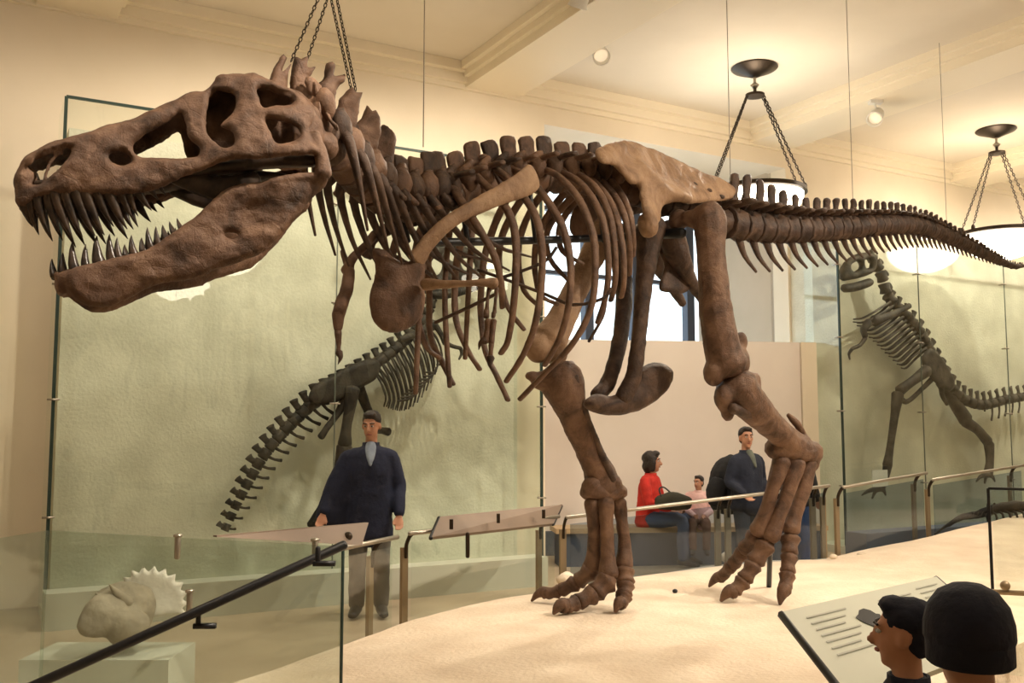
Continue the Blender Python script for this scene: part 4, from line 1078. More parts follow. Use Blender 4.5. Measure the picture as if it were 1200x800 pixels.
# chains and wires that carry the mount
WIRE = mat('grey_steel_wire', (0.30, 0.25, 0.20), 0.5, metal=0.3)
for (x0, y0), (x1, y1), D, lab in (((341, 72), (351, 49), 5.0, 'thin black chain nearest the skull holding up the neck'), ((360, 70), (367, 49), 5.1, 'middle thin black chain holding up the neck'),
        ((412, 106), (399, 48), 5.3, 'left chain of the pair over the neck base'), ((417, 106), (405, 48), 5.32, 'right chain of the pair over the neck base')):
    a, b = P(x0, y0, D), P(x1, y1, D); k = (ZC - a.z) / (b.z - a.z); b = a + (b - a) * k; b.z = ZC
    q = MB(); chain(q, a, b, 0.03, 0.0032); tag(q.build('support_chain', BRONZE), lab, 'chain', 'chains of the neck')
for x, y0, y1, D, lab in ((496, 49, 172, 5.85, 'thin steel wire hanging over the shoulders of the big skeleton'), (856, 50, 212, 8.0, 'thin steel wire hanging beside the hip and first lamp'), (1000, 50, 250, 9.15, 'thin steel wire holding the middle of the tail'), (1110, 95, 276, 10.7, 'thin steel wire holding the end of the tail')):
    a = P(x, y1, D); q = MB(); q.tube([a, V((a.x, a.y, ZC))], 0.0035, 6, None, 1); tag(q.build('support_wire', WIRE), lab, 'wire', 'wires of the big mount')

# ================================================================== RAILINGS, PANELS, BENCH
RZ = 0.80
WOODP = mat('brown_panel_back', (0.34, 0.25, 0.17), 0.5, (0.40, 0.30, 0.21), 3)
def rail_section(label, p0, p1, posts, glass=True, gm=BLUEGLASS):
    a, b = (P(*p0), P(*p1)) if len(p0) == 3 else (G(*p0, RZ), G(*p1, RZ)); r = thing('glass_railing', label, 'railing', ((a.x + b.x) / 2, (a.y + b.y) / 2, 0), group='railing sections along the platform')
    d = (b - a).normalized(); dh = V((d.x, d.y, 0)).normalized(); n = V((dh.y, -dh.x, 0))
    q = MB(); q.tube([a, b], 0.019, 8, None, 2); q.build('top_rail', STEEL, r)
    for x in posts:
        # point on the rail seen at pixel column x
        t = min(1, max(0, (x - p0[0]) / (p1[0] - p0[0]))); lo, hi = 0.0, 1.0
        for _ in range(40):
            mid = (lo + hi) / 2; c = a + (b - a) * mid
            if 600 + FPX * c.x / (c.y * math.cos(PITCH) + (c.z - CAMZ) * math.sin(PITCH)) < x: lo = mid
            else: hi = mid
        c = a + (b - a) * lo; lift = c.z - RZ; c = V((c.x, c.y, 0)) - n * 0.09
        q = MB(); q.box(c + V((0, 0, 0.34 + lift / 2)), (0.065, 0.03, 0.68 + lift), (dh, n, ZUP)); po = q.build('post', BRASSPOST, r, smooth=False)
        c = c + V((0, 0, lift)); q = MB(); q.tube([c + V((0, 0, 0.60)) + n * 0.02, c + V((0, 0, 0.70)) + n * 0.025, c + V((0, 0, 0.77)) + n * 0.06, c + V((0, 0, RZ)) + n * 0.09], [(0.012, 0.02)] * 4, 8, d, 3); q.build('bracket', BRONZE, po)
    if glass:
        q = MB(); g0, g1 = a + d * 0.05 - n * 0.03, b - d * 0.05 - n * 0.03
        lo_ = [V((g.x, g.y, 0.07)) for g in (g0, g1)]; hi_ = [V((g.x, g.y, g.z - 0.07)) for g in (g0, g1)]; e = n * 0.012
        q.hexa([lo_[0], lo_[1], lo_[1] + e, lo_[0] + e, hi_[0], hi_[1], hi_[1] + e, hi_[0] + e]); q.build('glass_pane', gm, r, smooth=False)
    return r
rail_section('short glass railing section beside the trousers of the standing man', (398, 643), (466, 629), [446], gm=GLASS)
rail_section('glass railing section carrying the brown slanted panel', (480, 625), (655, 605), [483, 640], gm=GLASS)
rail_section('long glass railing section in front of the seated woman', (664, 606, 9.3), (972, 569, 10.45), [664, 846, 858, 958, 970])
rail_section('glass railing section right of the near foot', (988, 571, 10.6), (1086, 554, 11.7), [988, 1078])
rail_section('far glass railing section by the case at right', (1093, 562, 11.9), (1200, 545, 13.3), [1094, 1190])

ENDCAP = STEEL_BLACK
def board(name, label, cat, c4, T, m, endcaps=True, group=None):
    """slanted reading panel from its four corners tl,tr,br,bl"""
    tl, tr, br, bl = [V(p) for p in c4]; n = (tr - tl).cross(bl - tl).normalized() * T
    o = (tl + tr + br + bl) / 4; r = thing(name, label, cat, (o.x, o.y, min(p.z for p in c4)), group=group)
    q = MB(); q.hexa([bl, br, tr, tl, bl + n, br + n, tr + n, tl + n]); q.build('board', m, r, smooth=False)
    if endcaps:
        for a, b in ((tl, bl), (tr, br)):
            q = MB(); q.tube([a + n * 0.5, b + n * 0.5], 0.018, 6, None, 1); q.build('end_cap', ENDCAP, r)
    return r
PB = mat('taupe_panel_back', (0.21, 0.155, 0.115), 0.55, (0.25, 0.185, 0.14), 3)
b1 = board('reading_panel', 'long tapering taupe reading panel in front of the man in navy', 'panel', [P(254, 627, 5.6), P(432, 612, 6.75), P(424, 639, 6.55), P(254, 629, 5.6)], 0.03, PB, False)
q = MB(); q.ball(P(408, 628, 6.5), (0.03, 0.03, 0.03)); q.build('bracket', BRONZE, b1)
b2 = board('reading_panel', 'brown slanted reading panel with black ends beside the far foot', 'panel', [P(516, 605, 8.3), P(659, 591, 9.75), P(649, 613, 9.5), P(506, 629, 8.0)], 0.035, PB)
for x, y, D in ((529, 614, 8.05), (584, 607, 8.6), (637, 602, 9.2)):
    q = MB(); q.box(P(x, y, D - 0.02), (0.03, 0.04, 0.08)); q.build('bracket', BRONZE, b2, smooth=False)
q = MB(); q.tube([P(548, 625, 8.3), P(548, 652, 8.35)], 0.018, 8); q.build('stem', BRONZE, b2)

# reading panel in the foreground, with faint print and a dark picture
def paper_mat():
    m = mat('printed_reading_panel', (0.52, 0.53, 0.44), 0.5)
    return m
tl, tr = P(917, 716, 4.3), P(1098, 675, 5.35); wd = V((0.16, -0.92, -0.36)).normalized() * 0.62
b3 = board('reading_panel', 'pale printed reading panel in the foreground below the near foot', 'panel', [tl, tr, tr + wd, tl + wd], 0.03, paper_mat())
dl = (tr - tl); nl = dl.cross(wd).normalized(); nl = nl if nl.z > 0 else -nl
INK = mat('grey_print', (0.40, 0.40, 0.34), 0.7); INK2 = mat('black_print', (0.03, 0.028, 0.026), 0.7)
def pstrip(x0, x1, y, h, m, name='text_line'):
    q = MB(); a = tl + dl * x0 + wd * y + nl * 0.004; b = tl + dl * x1 + wd * y + nl * 0.004; c = wd * h
    q.prism([a, b, b + c, a + c], nl * 0.0012); q.build(name, m, b3, smooth=False)
for k in range(7): pstrip(0.08, 0.30 - 0.03 * (k % 3), 0.13 + 0.075 * k, 0.018, INK)
for k in range(6): pstrip(0.50, 0.72 - 0.04 * (k % 2), 0.14 + 0.08 * k, 0.018, INK)
for k in range(4): pstrip(0.78, 0.94, 0.10 + 0.07 * k, 0.016, INK)
pic = [(0, .1), (.12, 0), (.3, -.02), (.46, .08), (.52, .2), (.62, .24), (.6, .34), (.5, .36), (.52, .62), (.44, .8), (.4, .56), (.3, .5), (.26, .72), (.3, .95), (.18, .95), (.2, .7), (.1, .48), (-.06, .34), (-.16, .16)]
q = MB(); q.prism([tl + dl * (0.335 + 0.17 * x) + wd * (0.20 + 0.42 * y) + nl * 0.004 for x, y in pic], nl * 0.0012); q.build('printed_picture', INK2, b3, smooth=False)
# legs of the foreground panel
for f in (0.12, 0.88):
    c = tl + dl * f + wd * 0.5; q = MB(); q.tube([V((c.x, c.y, 0)), c - V((0, 0, 0.03))], 0.03, 8, None, 1); q.build('leg', BRONZE, b3)

# framed glass screen at the right edge
r = thing('glass_screen', 'dark framed glass screen at the right edge in front of the sand', 'screen', (P(1158, 600, 6.3).x, 6.3, 0))
p0 = P(1158, 572, 6.3); dd = V((0.86, -0.5, 0)); p1 = p0 + dd * 1.5
for p in (p0, p1):
    q = MB(); q.box((p.x, p.y, p.z / 2), (0.018, 0.02, p.z), (dd, V((0.5, 0.86, 0)), ZUP)); q.build('post', STEEL_BLACK, r, smooth=False)
q = MB(); q.box((p0 + p1) / 2, (1.5, 0.02, 0.016), (dd, V((0.5, 0.86, 0)), ZUP)); q.build('top_rail', STEEL_BLACK, r, smooth=False)
q = MB(); c = (p0 + p1) / 2; q.box((c.x, c.y, p0.z / 2 + 0.05), (1.46, 0.012, p0.z - 0.12), (dd, V((0.5, 0.86, 0)), ZUP)); q.build('glass_pane', GLASS, r, smooth=False)
q = MB(); a = P(1143, 692, 6.1); q.tube([a, a + dd * 1.6 + V((0, -0.1, 0.05))], 0.016, 8, None, 1); q.ball(P(1178, 686, 6.0), (0.03, 0.03, 0.03)); q.build('handrail', BRASSPOST, r)

# near glass balustrade with black handrail at lower left
GA, GB, GC = P(-60, 640, 4.75), P(55, 621, 5.5), P(402, 640, 4.73)
def pane(root, a, b, name='glass_pane', m=RAILGLASS):
    d = V((b.x - a.x, b.y - a.y, 0)); L = d.length; d.normalize(); n = V((d.y, -d.x, 0))
    q = MB(); za, zb = a.z, b.z
    a0, b0 = V((a.x, a.y, 0.02)), V((b.x, b.y, 0.02)); e = n * 0.012
    q.hexa([a0, b0, b0 + e, a0 + e, V((a.x, a.y, za)), V((b.x, b.y, zb)), V((b.x, b.y, zb)) + e, V((a.x, a.y, za)) + e])
    g = q.build(name, m, root, smooth=False)
    return g, d, n
r = thing('glass_balustrade', 'near glass balustrade with slanting black handrail at lower left', 'balustrade', (GB.x, GB.y, 0))
pane(r, GA, GB); g, d, n = pane(r, GB, GC)
q = MB(); q.tube([V((GC.x, GC.y, 0.02)), V((GC.x, GC.y, GC.z))], 0.008, 6, None, 1); q.build('edge_strip', GLASSEDGE, r)
q = MB(); h0, h1 = P(404, 638, 4.62), P(20, 812, 4.3); q.tube([h0, h1], [(0.022, 0.02)] * 2, 8, ZUP, 2); q.build('handrail', STEEL_BLACK, r)
for x, y in ((208, 641), (369, 646), (222, 706)):
    c = P(x, y, 4.85); q = MB(); q.tube([c - V((0, 0, 0.05)), c + V((0, 0, 0.05))], 0.015, 10); q.lathe(c + V((0, 0, 0.05)), [(0.022, 0), (0.022, 0.012), (0.01, 0.016)], 12); q.build('clamp', STEEL, r)
for x, y in ((240, 733), (380, 660)):
    c = P(x, y, 4.5); q = MB(); q.box(c, (0.10, 0.03, 0.022)); q.tube([c + V((-0.03, 0, 0)), c + V((-0.03, 0, 0.07))], 0.012, 8); q.build('bracket', STEEL_BLACK, r)

# bench by the partition
BT_ = mat('oak_bench_top', (0.42, 0.29, 0.16), 0.5, (0.50, 0.35, 0.20), 4, stretch=(1, 6, 6))
bl_, br_ = P(648, 600, 12.1), P(960, 600, 12.5); d = V((br_.x - bl_.x, br_.y - bl_.y, 0)); Lb = d.length; d.normalize(); n = V((d.y, -d.x, 0)); c = (bl_ + br_) / 2
BZ = 0.46
r = thing('bench', 'long low bench with slate base beneath the seated woman', 'bench', (c.x, c.y, 0))
q = MB(); q.box((c.x, c.y, BZ - 0.03), (Lb, 0.50, 0.06), (d, n, ZUP)); q.build('seat', BT_, r, smooth=False)
q = MB(); q.box((c.x, c.y, (BZ - 0.06) / 2), (Lb - 0.1, 0.40, BZ - 0.06), (d, n, ZUP)); q.build('base', DKBASE, r, smooth=False)
# dark skirting of the partition
m = MB(); cc = (pl + pr_) / 2 + PDN * 0.012; m.box((cc.x, cc.y, 0.16), (L_, 0.02, 0.32), (dv, PDN, ZUP)); struct('baseboard_partition', m, DKBASE)

# ================================================================== PEOPLE
SKIN = mat('skin', (0.46, 0.22, 0.13), 0.5, (0.52, 0.26, 0.16), 12)
HAIRD = mat('dark_brown_hair', (0.014, 0.009, 0.007), 0.5, (0.03, 0.02, 0.014), 60, 0.4, 90)
EYEW = mat('eye_white', (0.6, 0.55, 0.5), 0.3); EYED = mat('dark_iris', (0.012, 0.008, 0.006), 0.2)
LIPS = mat('lips', (0.30, 0.10, 0.07), 0.5)
def cloth(name, a, b=None): return mat(name, a, 0.85, b or tuple(x * 1.35 for x in a), 9, 0.25, 40)
def person(label, loc, rz, J, cl, scale=1.0, group=None, fuse=0.011):
    """J: joints in metres, facing -y at rz=0.  cl: list of (name, kind, material)"""
    root = thing('person', label, 'person', loc, rz, group)
    ORG[root.name] = V((0, 0, 0))
    g = lambda k: V(J[k]) * scale
    s = scale
    pel, che, nek, hed = g('pelvis'), g('chest'), g('neck'), g('head')
    yaw = J.get('yaw', 0.0); nod = J.get('nod', 0.0)
    R = Matrix.Rotation(yaw, 3, 'Z') @ Matrix.Rotation(nod, 3, 'X'); hx, hy, hzv = R @ V((1, 0, 0)), R @ V((0, 1, 0)), R @ V((0, 0, 1)); hax = (hx, hy, hzv)
    H = lambda x, y, z: hed + hx * x * s + hy * y * s + hzv * z * s
    b = MB()
    # trunk
    b.tube([pel - (che - pel) * 0.12, pel, (pel + che) / 2, che, che + (nek - che) * 0.6, nek], [(0.15 * s, 0.10 * s), (0.16 * s, 0.11 * s), (0.14 * s, 0.10 * s), (0.165 * s, 0.11 * s), (0.13 * s, 0.08 * s), (0.06 * s, 0.06 * s)], 14, V((1, 0, 0)), 4)
    b.tube([nek - V((0, 0, 0.04)) * s, H(0, 0.015, -0.06)], 0.053 * s, 10)
    # head
    b.ball(H(0, 0.02, 0.035), (0.074 * s, 0.093 * s, 0.088 * s), hax, 16, 12)
    b.ball(H(0, -0.015, -0.03), (0.060 * s, 0.070 * s, 0.092 * s), hax, 16, 12)
    b.ball(H(0, -0.045, -0.095), (0.032 * s, 0.032 * s, 0.026 * s), hax)
    b.tube([H(0, -0.082, 0.022), H(0, -0.096, -0.005), H(0, -0.106, -0.028), H(0, -0.086, -0.036)], [0.011 * s, 0.012 * s, 0.017 * s, 0.011 * s], 8, None, 3)
    for k in (-1, 1):
        b.ball(H(0.076 * k, 0.018, -0.006), (0.012 * s, 0.022 * s, 0.034 * s), hax)
        b.ball(H(0.030 * k, -0.072, 0.034), (0.026 * s, 0.014 * s, 0.011 * s), hax)
    arms = [[V(p) * s for p in J['arm_l']], [V(p) * s for p in J['arm_r']]]
    for k, (sh, el, wr) in zip((1, -1), arms):
        b.tube([sh, (sh + el) / 2, el, (el + wr) / 2, wr], [0.055 * s, 0.048 * s, 0.040 * s, 0.038 * s, 0.027 * s], 10, None, 3)
        fd = (wr - el).normalized(); up = J.get('palm', V((0, -1, 0))); sd = fd.cross(V(up)).normalized() * (1 if k > 0 else -1); pn = sd.cross(fd).normalized() * (1 if k > 0 else -1)
        pal = wr + fd * 0.085 * s
        b.tube([wr, wr + fd * 0.05 * s, pal], [(0.028 * s, 0.018 * s), (0.040 * s, 0.016 * s), (0.040 * s, 0.014 * s)], 10, sd, 2)
        for i, L in enumerate((0.066, 0.076, 0.070, 0.054)):
            o = pal + sd * (0.030 - 0.020 * i) * s - fd * 0.004 * s
            b.tube([o, o + fd * L * 0.5 * s + pn * 0.010 * s, o + fd * L * 0.85 * s + pn * 0.034 * s], [0.0095 * s, 0.009 * s, 0.007 * s], 7, None, 2)
        o = wr + fd * 0.03 * s + sd * 0.028 * s
        b.tube([o, o + fd * 0.03 * s + sd * 0.022 * s + pn * 0.01 * s, o + fd * 0.06 * s + sd * 0.026 * s + pn * 0.022 * s], [0.014 * s, 0.011 * s, 0.008 * s], 7, None, 2)
    legs = [[V(p) * s for p in J['leg_l']], [V(p) * s for p in J['leg_r']]]
    for hp, kn, an, to in legs:
        b.tube([hp, (hp + kn) / 2, kn, kn + (an - kn) * 0.35, an], [0.085 * s, 0.075 * s, 0.056 * s, 0.056 * s, 0.038 * s], 12, None, 3)
        b.tube([an - V((0, 0, 0.02)) * s, (an + to) / 2 - V((0, 0, 0.02)) * s, to], [0.04 * s, 0.036 * s, 0.028 * s], 8, None, 2)
    body = b.build('body', SKIN, root, fuse=fuse * max(s, 0.8), iters=2)
    for k in (-1, 1):
        q = MB(); q.ball(H(0.030 * k, -0.072, 0.012), (0.014 * s, 0.012 * s, 0.009 * s), hax, 10, 8); e = q.build('eye', EYEW, root)
        q = MB(); q.ball(H(0.030 * k, -0.079, 0.012), (0.007 * s, 0.007 * s, 0.008 * s), hax, 8, 6); q.build('iris', EYED, e)
        q = MB(); q.tube([H(0.014 * k, -0.088, 0.036), H(0.034 * k, -0.086, 0.042), H(0.050 * k, -0.074, 0.036)], 0.005 * s, 6); q.build('eyebrow', HAIRD, root)
    q = MB(); q.tube([H(-0.024, -0.078, -0.062), H(0, -0.088, -0.060), H(0.024, -0.078, -0.062)], [(0.004 * s, 0.005 * s), (0.008 * s, 0.007 * s), (0.004 * s, 0.005 * s)], 8); q.build('mouth', LIPS, root)
    for kind, m in cl.items():
        q = MB()
        if kind == 'hair':
            q.ball(H(0, 0.034, 0.055), (0.084 * s, 0.096 * s, 0.083 * s), hax, 16, 12); q.ball(H(0, 0.062, 0.0), (0.072 * s, 0.062 * s, 0.085 * s), hax, 14, 10)
            q.ball(H(0, -0.025, 0.105), (0.062 * s, 0.055 * s, 0.030 * s), hax, 12, 8)
            q.build('hair', m, root, fuse=0.010, rough=0.005, rscale=30)
        elif kind == 'bob':
            q.ball(H(0, 0.034, 0.050), (0.096 * s, 0.105 * s, 0.092 * s), hax, 16, 12); q.ball(H(0, 0.055, -0.05), (0.098 * s, 0.078 * s, 0.10 * s), hax, 14, 10)
            for k in (-1, 1): q.tube([H(0.082 * k, 0.0, 0.06), H(0.095 * k, 0.0, -0.02), H(0.088 * k, 0.0, -0.11)], [(0.03 * s, 0.05 * s), (0.028 * s, 0.055 * s), (0.02 * s, 0.04 * s)], 8)
            q.ball(H(0, -0.03, 0.105), (0.07 * s, 0.06 * s, 0.035 * s), hax, 12, 8)
            q.build('hair', m, root, fuse=0.012, rough=0.006, rscale=25)
        elif kind == 'cap':
            q.lathe(hed + hzv * 0.01 * s + hy * 0.012 * s, [(0.096 * s, 0.0), (0.101 * s, 0.012 * s), (0.100 * s, 0.045 * s), (0.090 * s, 0.085 * s), (0.066 * s, 0.118 * s), (0.034 * s, 0.135 * s), (0.004 * s, 0.14 * s)], 24, (hx, hy * 1.12, hzv))
            q.lathe(hed + hzv * -0.03 * s + hy * 0.012 * s, [(0.088 * s, -0.012 * s), (0.097 * s, -0.004 * s), (0.097 * s, 0.045 * s), (0.088 * s, 0.05 * s)], 24, (hx, hy * 1.12, hzv))
            q.build('knit_cap', m, root, angle=60)
        elif kind == 'top':
            hem, wd, dp = J.get('hem', 0.10), J.get('wide', 0.19), J.get('deep', 0.14)
            lo = pel - (che - pel).normalized() * hem * s
            q.tube([lo, pel, (pel + che) / 2, che, che + (nek - che) * 0.62, nek - (nek - che) * 0.10], [(wd * 1.08 * s, dp * 1.08 * s), (wd * s, dp * s), (wd * 0.95 * s, dp * 0.97 * s), (wd * 1.0 * s, dp * 0.96 * s), (wd * 0.88 * s, dp * 0.78 * s), (0.082 * s, 0.082 * s)], 20, V((1, 0, 0)), 5)
            for sh, el, wr in arms:
                w2 = el + (wr - el) * 0.93
                q.tube([sh + (nek - sh) * 0.6 - V((0, 0, 0.03)) * s, sh, (sh + el) / 2, el, (el + w2) / 2, w2], [0.058 * s, 0.066 * s, 0.068 * s, 0.062 * s, 0.056 * s, 0.050 * s], 12, None, 3)
            for pts, rad in J.get('flaps', []):
                q.tube([V(p) * s for p in pts], [(a * s, c * s) for a, c in rad], 12, V((1, 0, 0)), 4)
            t = q.build(J.get('topname', 'jacket'), m, root, fuse=0.015 * max(s, 0.7), rough=0.006, rscale=9, iters=3)
            q = MB(); q.lathe(nek - V((0, 0, 0.015)) * s, [(0.078 * s, -0.04 * s), (0.074 * s, 0.03 * s), (0.066 * s, 0.03 * s), (0.068 * s, -0.04 * s)], 16, close=True); q.build('collar', m, t)
        elif kind == 'shirt':
            dp = J.get('deep', 0.14); q.tube([nek - V((0, 0.055, 0.0)) * s, nek - V((0, 0.10, 0.07)) * s, che + V((0, -dp - 0.004, 0.03)) * s], [(0.045 * s, 0.035 * s), (0.05 * s, 0.035 * s), (0.012 * s, 0.015 * s)], 10, V((1, 0, 0)), 3)
            q.build('shirt_front', m, root, fuse=0.008)
        elif kind == 'legs':
            q.tube([pel + (che - pel) * 0.15, pel, pel - (che - pel) * 0.25], [(0.16 * s, 0.115 * s), (0.172 * s, 0.125 * s), (0.165 * s, 0.12 * s)], 14, V((1, 0, 0)), 3)
            for hp, kn, an, to in legs:
                q.tube([hp, (hp + kn) / 2, kn, (kn + an) / 2, an + (kn - an).normalized() * 0.01], [0.105 * s, 0.094 * s, 0.078 * s, 0.074 * s, 0.070 * s], 12, None, 3)
            q.build(J.get('legname', 'trousers'), m, root, fuse=0.014 * max(s, 0.7), rough=0.006, rscale=10, iters=3)
        elif kind == 'shoes':
            for hp, kn, an, to in legs:
                d = (to - an); d.z = 0; q = MB()
                q.tube([an - d * 0.35 - V((0, 0, 0.035)) * s, an - V((0, 0, 0.02)) * s, (an + to) / 2 - V((0, 0, 0.012)) * s, to + d * 0.12], [(0.045 * s, 0.042 * s), (0.052 * s, 0.050 * s), (0.044 * s, 0.048 * s), (0.024 * s, 0.038 * s)], 10, ZUP, 3)
                q.build('shoe', m, root)
    return root
NAVY = cloth('navy_coat_cloth', (0.010, 0.013, 0.032)); GREYT = cloth('grey_trouser_cloth', (0.10, 0.095, 0.085)); BLACKL = mat('black_leather', (0.012, 0.011, 0.01), 0.4)
RED = cloth('red_wool', (0.42, 0.022, 0.014)); JEAN = cloth('blue_denim', (0.05, 0.075, 0.13)); JEAN2 = cloth('bright_blue_denim', (0.02, 0.06, 0.16))
BLK = cloth('charcoal_cloth', (0.012, 0.012, 0.014)); SHIRT = cloth('pale_blue_shirt', (0.20, 0.24, 0.30)); PINK = cloth('pale_pink_cloth', (0.62, 0.40, 0.38)); HATB = cloth('midnight_blue_wool', (0.006, 0.007, 0.016))
DKJ = cloth('dark_navy_jacket_cloth', (0.012, 0.015, 0.028))
STAND = dict(pelvis=(0, 0, 0.94), chest=(0, 0.0, 1.26), neck=(0, 0.01, 1.47), head=(0, -0.01, 1.625),
    arm_l=[(0.18, 0, 1.375), (0.24, 0.03, 1.12), (0.27, -0.06, 0.90)], arm_r=[(-0.18, 0, 1.375), (-0.24, 0.03, 1.12), (-0.27, -0.06, 0.90)],
    leg_l=[(0.09, 0, 0.90), (0.10, -0.02, 0.49), (0.105, 0.02, 0.09), (0.13, -0.16, 0.04)], leg_r=[(-0.09, 0, 0.90), (-0.10, -0.02, 0.49), (-0.105, 0.02, 0.09), (-0.13, -0.16, 0.04)])
def J_(**k):
    d = dict(STAND); d.update(k); return d
# man in the navy coat
mp = G(432, 722, 0.0)
person('man in a navy coat and grey trousers standing behind the taupe panel', mp, 0.12,
    J_(yaw=-0.25, nod=0.18, hem=0.26, wide=0.19, deep=0.15, topname='coat',
       arm_l=[(0.175, 0, 1.36), (0.25, 0.02, 1.10), (0.25, -0.10, 0.86)], arm_r=[(-0.175, 0, 1.36), (-0.30, 0.04, 1.12), (-0.39, -0.08, 0.88)],
       flaps=[([(-0.16, 0.02, 1.36), (-0.24, 0.02, 1.10), (-0.33, 0.0, 0.80)], [(0.10, 0.09), (0.15, 0.10), (0.15, 0.08)])]),
    {'hair': HAIRD, 'top': NAVY, 'shirt': SHIRT, 'legs': GREYT, 'shoes': BLACKL}, 1.03)
# seated woman in red, turned to the right
SIT = dict(pelvis=(0, 0.06, 0.10), chest=(0, 0.03, 0.43), neck=(0, 0.01, 0.64), head=(0, -0.02, 0.79),
    arm_l=[(0.18, 0.02, 0.56), (0.22, -0.04, 0.30), (0.10, -0.27, 0.22)], arm_r=[(-0.18, 0.02, 0.56), (-0.22, -0.04, 0.30), (-0.08, -0.27, 0.22)],
    leg_l=[(0.09, 0.02, 0.09), (0.12, -0.42, 0.10), (0.12, -0.40, -0.36), (0.13, -0.56, -0.42)], leg_r=[(-0.09, 0.02, 0.09), (-0.12, -0.42, 0.10), (-0.12, -0.44, -0.36), (-0.13, -0.60, -0.42)])
wl = P(764, 600, 12.15)
person('seated woman in a red sweater and jeans on the bench', (wl.x, wl.y, BZ), math.radians(62), dict(SIT, topname='sweater', legname='jeans', wide=0.20, hem=0.06, yaw=0.25),
    {'bob': HAIRD, 'top': RED, 'legs': JEAN, 'shoes': BLACKL}, 1.0)
bgp = P(789, 587, 11.75)
r = thing('shoulder_bag', 'dark olive bag on the lap of the seated woman', 'bag', (bgp.x, bgp.y, bgp.z - 0.1))
q = MB(); q.tube([bgp + V((-0.17, 0.05, -0.02)), bgp, bgp + V((0.17, -0.05, -0.02))], [(0.08, 0.07), (0.11, 0.09), (0.08, 0.07)], 12, ZUP, 4); q.build('pouch', cloth('dark_olive_canvas', (0.03, 0.028, 0.018)), r, rough=0.008, rscale=12)
q = MB(); q.tube([bgp + V((-0.14, 0, 0.05)), bgp + V((-0.16, 0.04, 0.14)), bgp + V((-0.10, 0.05, 0.16)), bgp + V((-0.02, 0, 0.09))], 0.010, 6, None, 4); q.build('strap', BLACKL, r)
# small child beside the man
cp = P(819, 606, 12.1)
person('small child in pale pink sitting on the bench between the woman and the backpack', (cp.x, cp.y, BZ), math.radians(-10), dict(SIT, topname='top', legname='leggings', yaw=-0.6), {'hair': HAIRD, 'top': PINK, 'legs': cloth('brown_leggings', (0.10, 0.05, 0.035)), 'shoes': BLACKL}, 0.68)
# man with the backpack
mb_ = P(876, 600, 11.0)
man2 = person('man in a dark navy jacket with a backpack standing behind the railing', (mb_.x, mb_.y, 0), math.radians(28), J_(yaw=-0.35, hem=0.12, wide=0.21, deep=0.16,
    arm_l=[(0.18, 0, 1.36), (0.25, 0.02, 1.12), (0.18, -0.20, 0.98)], arm_r=[(-0.18, 0, 1.36), (-0.25, 0.02, 1.12), (-0.20, -0.18, 0.98)]),
    {'hair': HAIRD, 'top': DKJ, 'shirt': cloth('grey_green_scarf', (0.10, 0.11, 0.09)), 'legs': cloth('dark_slate_trousers', (0.035, 0.04, 0.05)), 'shoes': BLACKL}, 0.955)
bp = P(851, 566, 11.25)
r = thing('backpack', 'bulky black backpack worn by the man in the dark jacket', 'backpack', (bp.x, bp.y, bp.z - 0.3))
q = MB(); q.tube([bp + V((-0.02, 0, -0.27)), bp + V((0, 0, -0.1)), bp + V((0.03, 0, 0.12)), bp + V((0.10, 0, 0.26))], [(0.17, 0.14), (0.21, 0.16), (0.20, 0.15), (0.11, 0.09)], 14, V((1, 0, 0)), 4); q.build('pack_body', BLK, r, fuse=0.016, rough=0.008, rscale=9)
q = MB(); q.tube([bp + V((-0.13, -0.12, -0.22)), bp + V((-0.14, -0.14, -0.08)), bp + V((-0.10, -0.14, 0.04))], [(0.10, 0.05), (0.12, 0.06), (0.09, 0.04)], 12, V((1, 0, 0)), 3); q.build('front_pocket', BLK, r, rough=0.005)
q = MB(); q.tube([bp + V((0.10, -0.02, 0.24)), bp + V((0.22, -0.16, 0.22)), bp + V((0.26, -0.17, 0.05)), bp + V((0.16, -0.06, -0.2))], [(0.025, 0.012)] * 4, 8, None, 4); q.build('shoulder_strap', BLACKL, r)
# person half hidden by the near leg
p4 = P(932, 600, 11.6)
person('person in black jacket and blue jeans half hidden by the near leg', (p4.x, p4.y, 0), math.radians(150), J_(hem=0.08, wide=0.20, legname='jeans'), {'bob': HAIRD, 'top': BLK, 'legs': JEAN2, 'shoes': BLACKL}, 0.91)
# two heads in the foreground
f1 = P(1136, 760, 1.8)
person('child in a midnight blue knit cap seen from behind at lower right', (f1.x, f1.y, 0), math.radians(172), J_(wide=0.20), {'cap': HATB, 'top': HATB, 'legs': BLK, 'shoes': BLACKL}, 0.765)
f2 = P(1060, 760, 2.5)
person('dark haired child in profile beside the child in the knit cap', (f2.x, f2.y, 0), math.radians(-118), J_(wide=0.18), {'hair': HATB, 'top': HATB, 'legs': BLK, 'shoes': BLACKL}, 0.69)

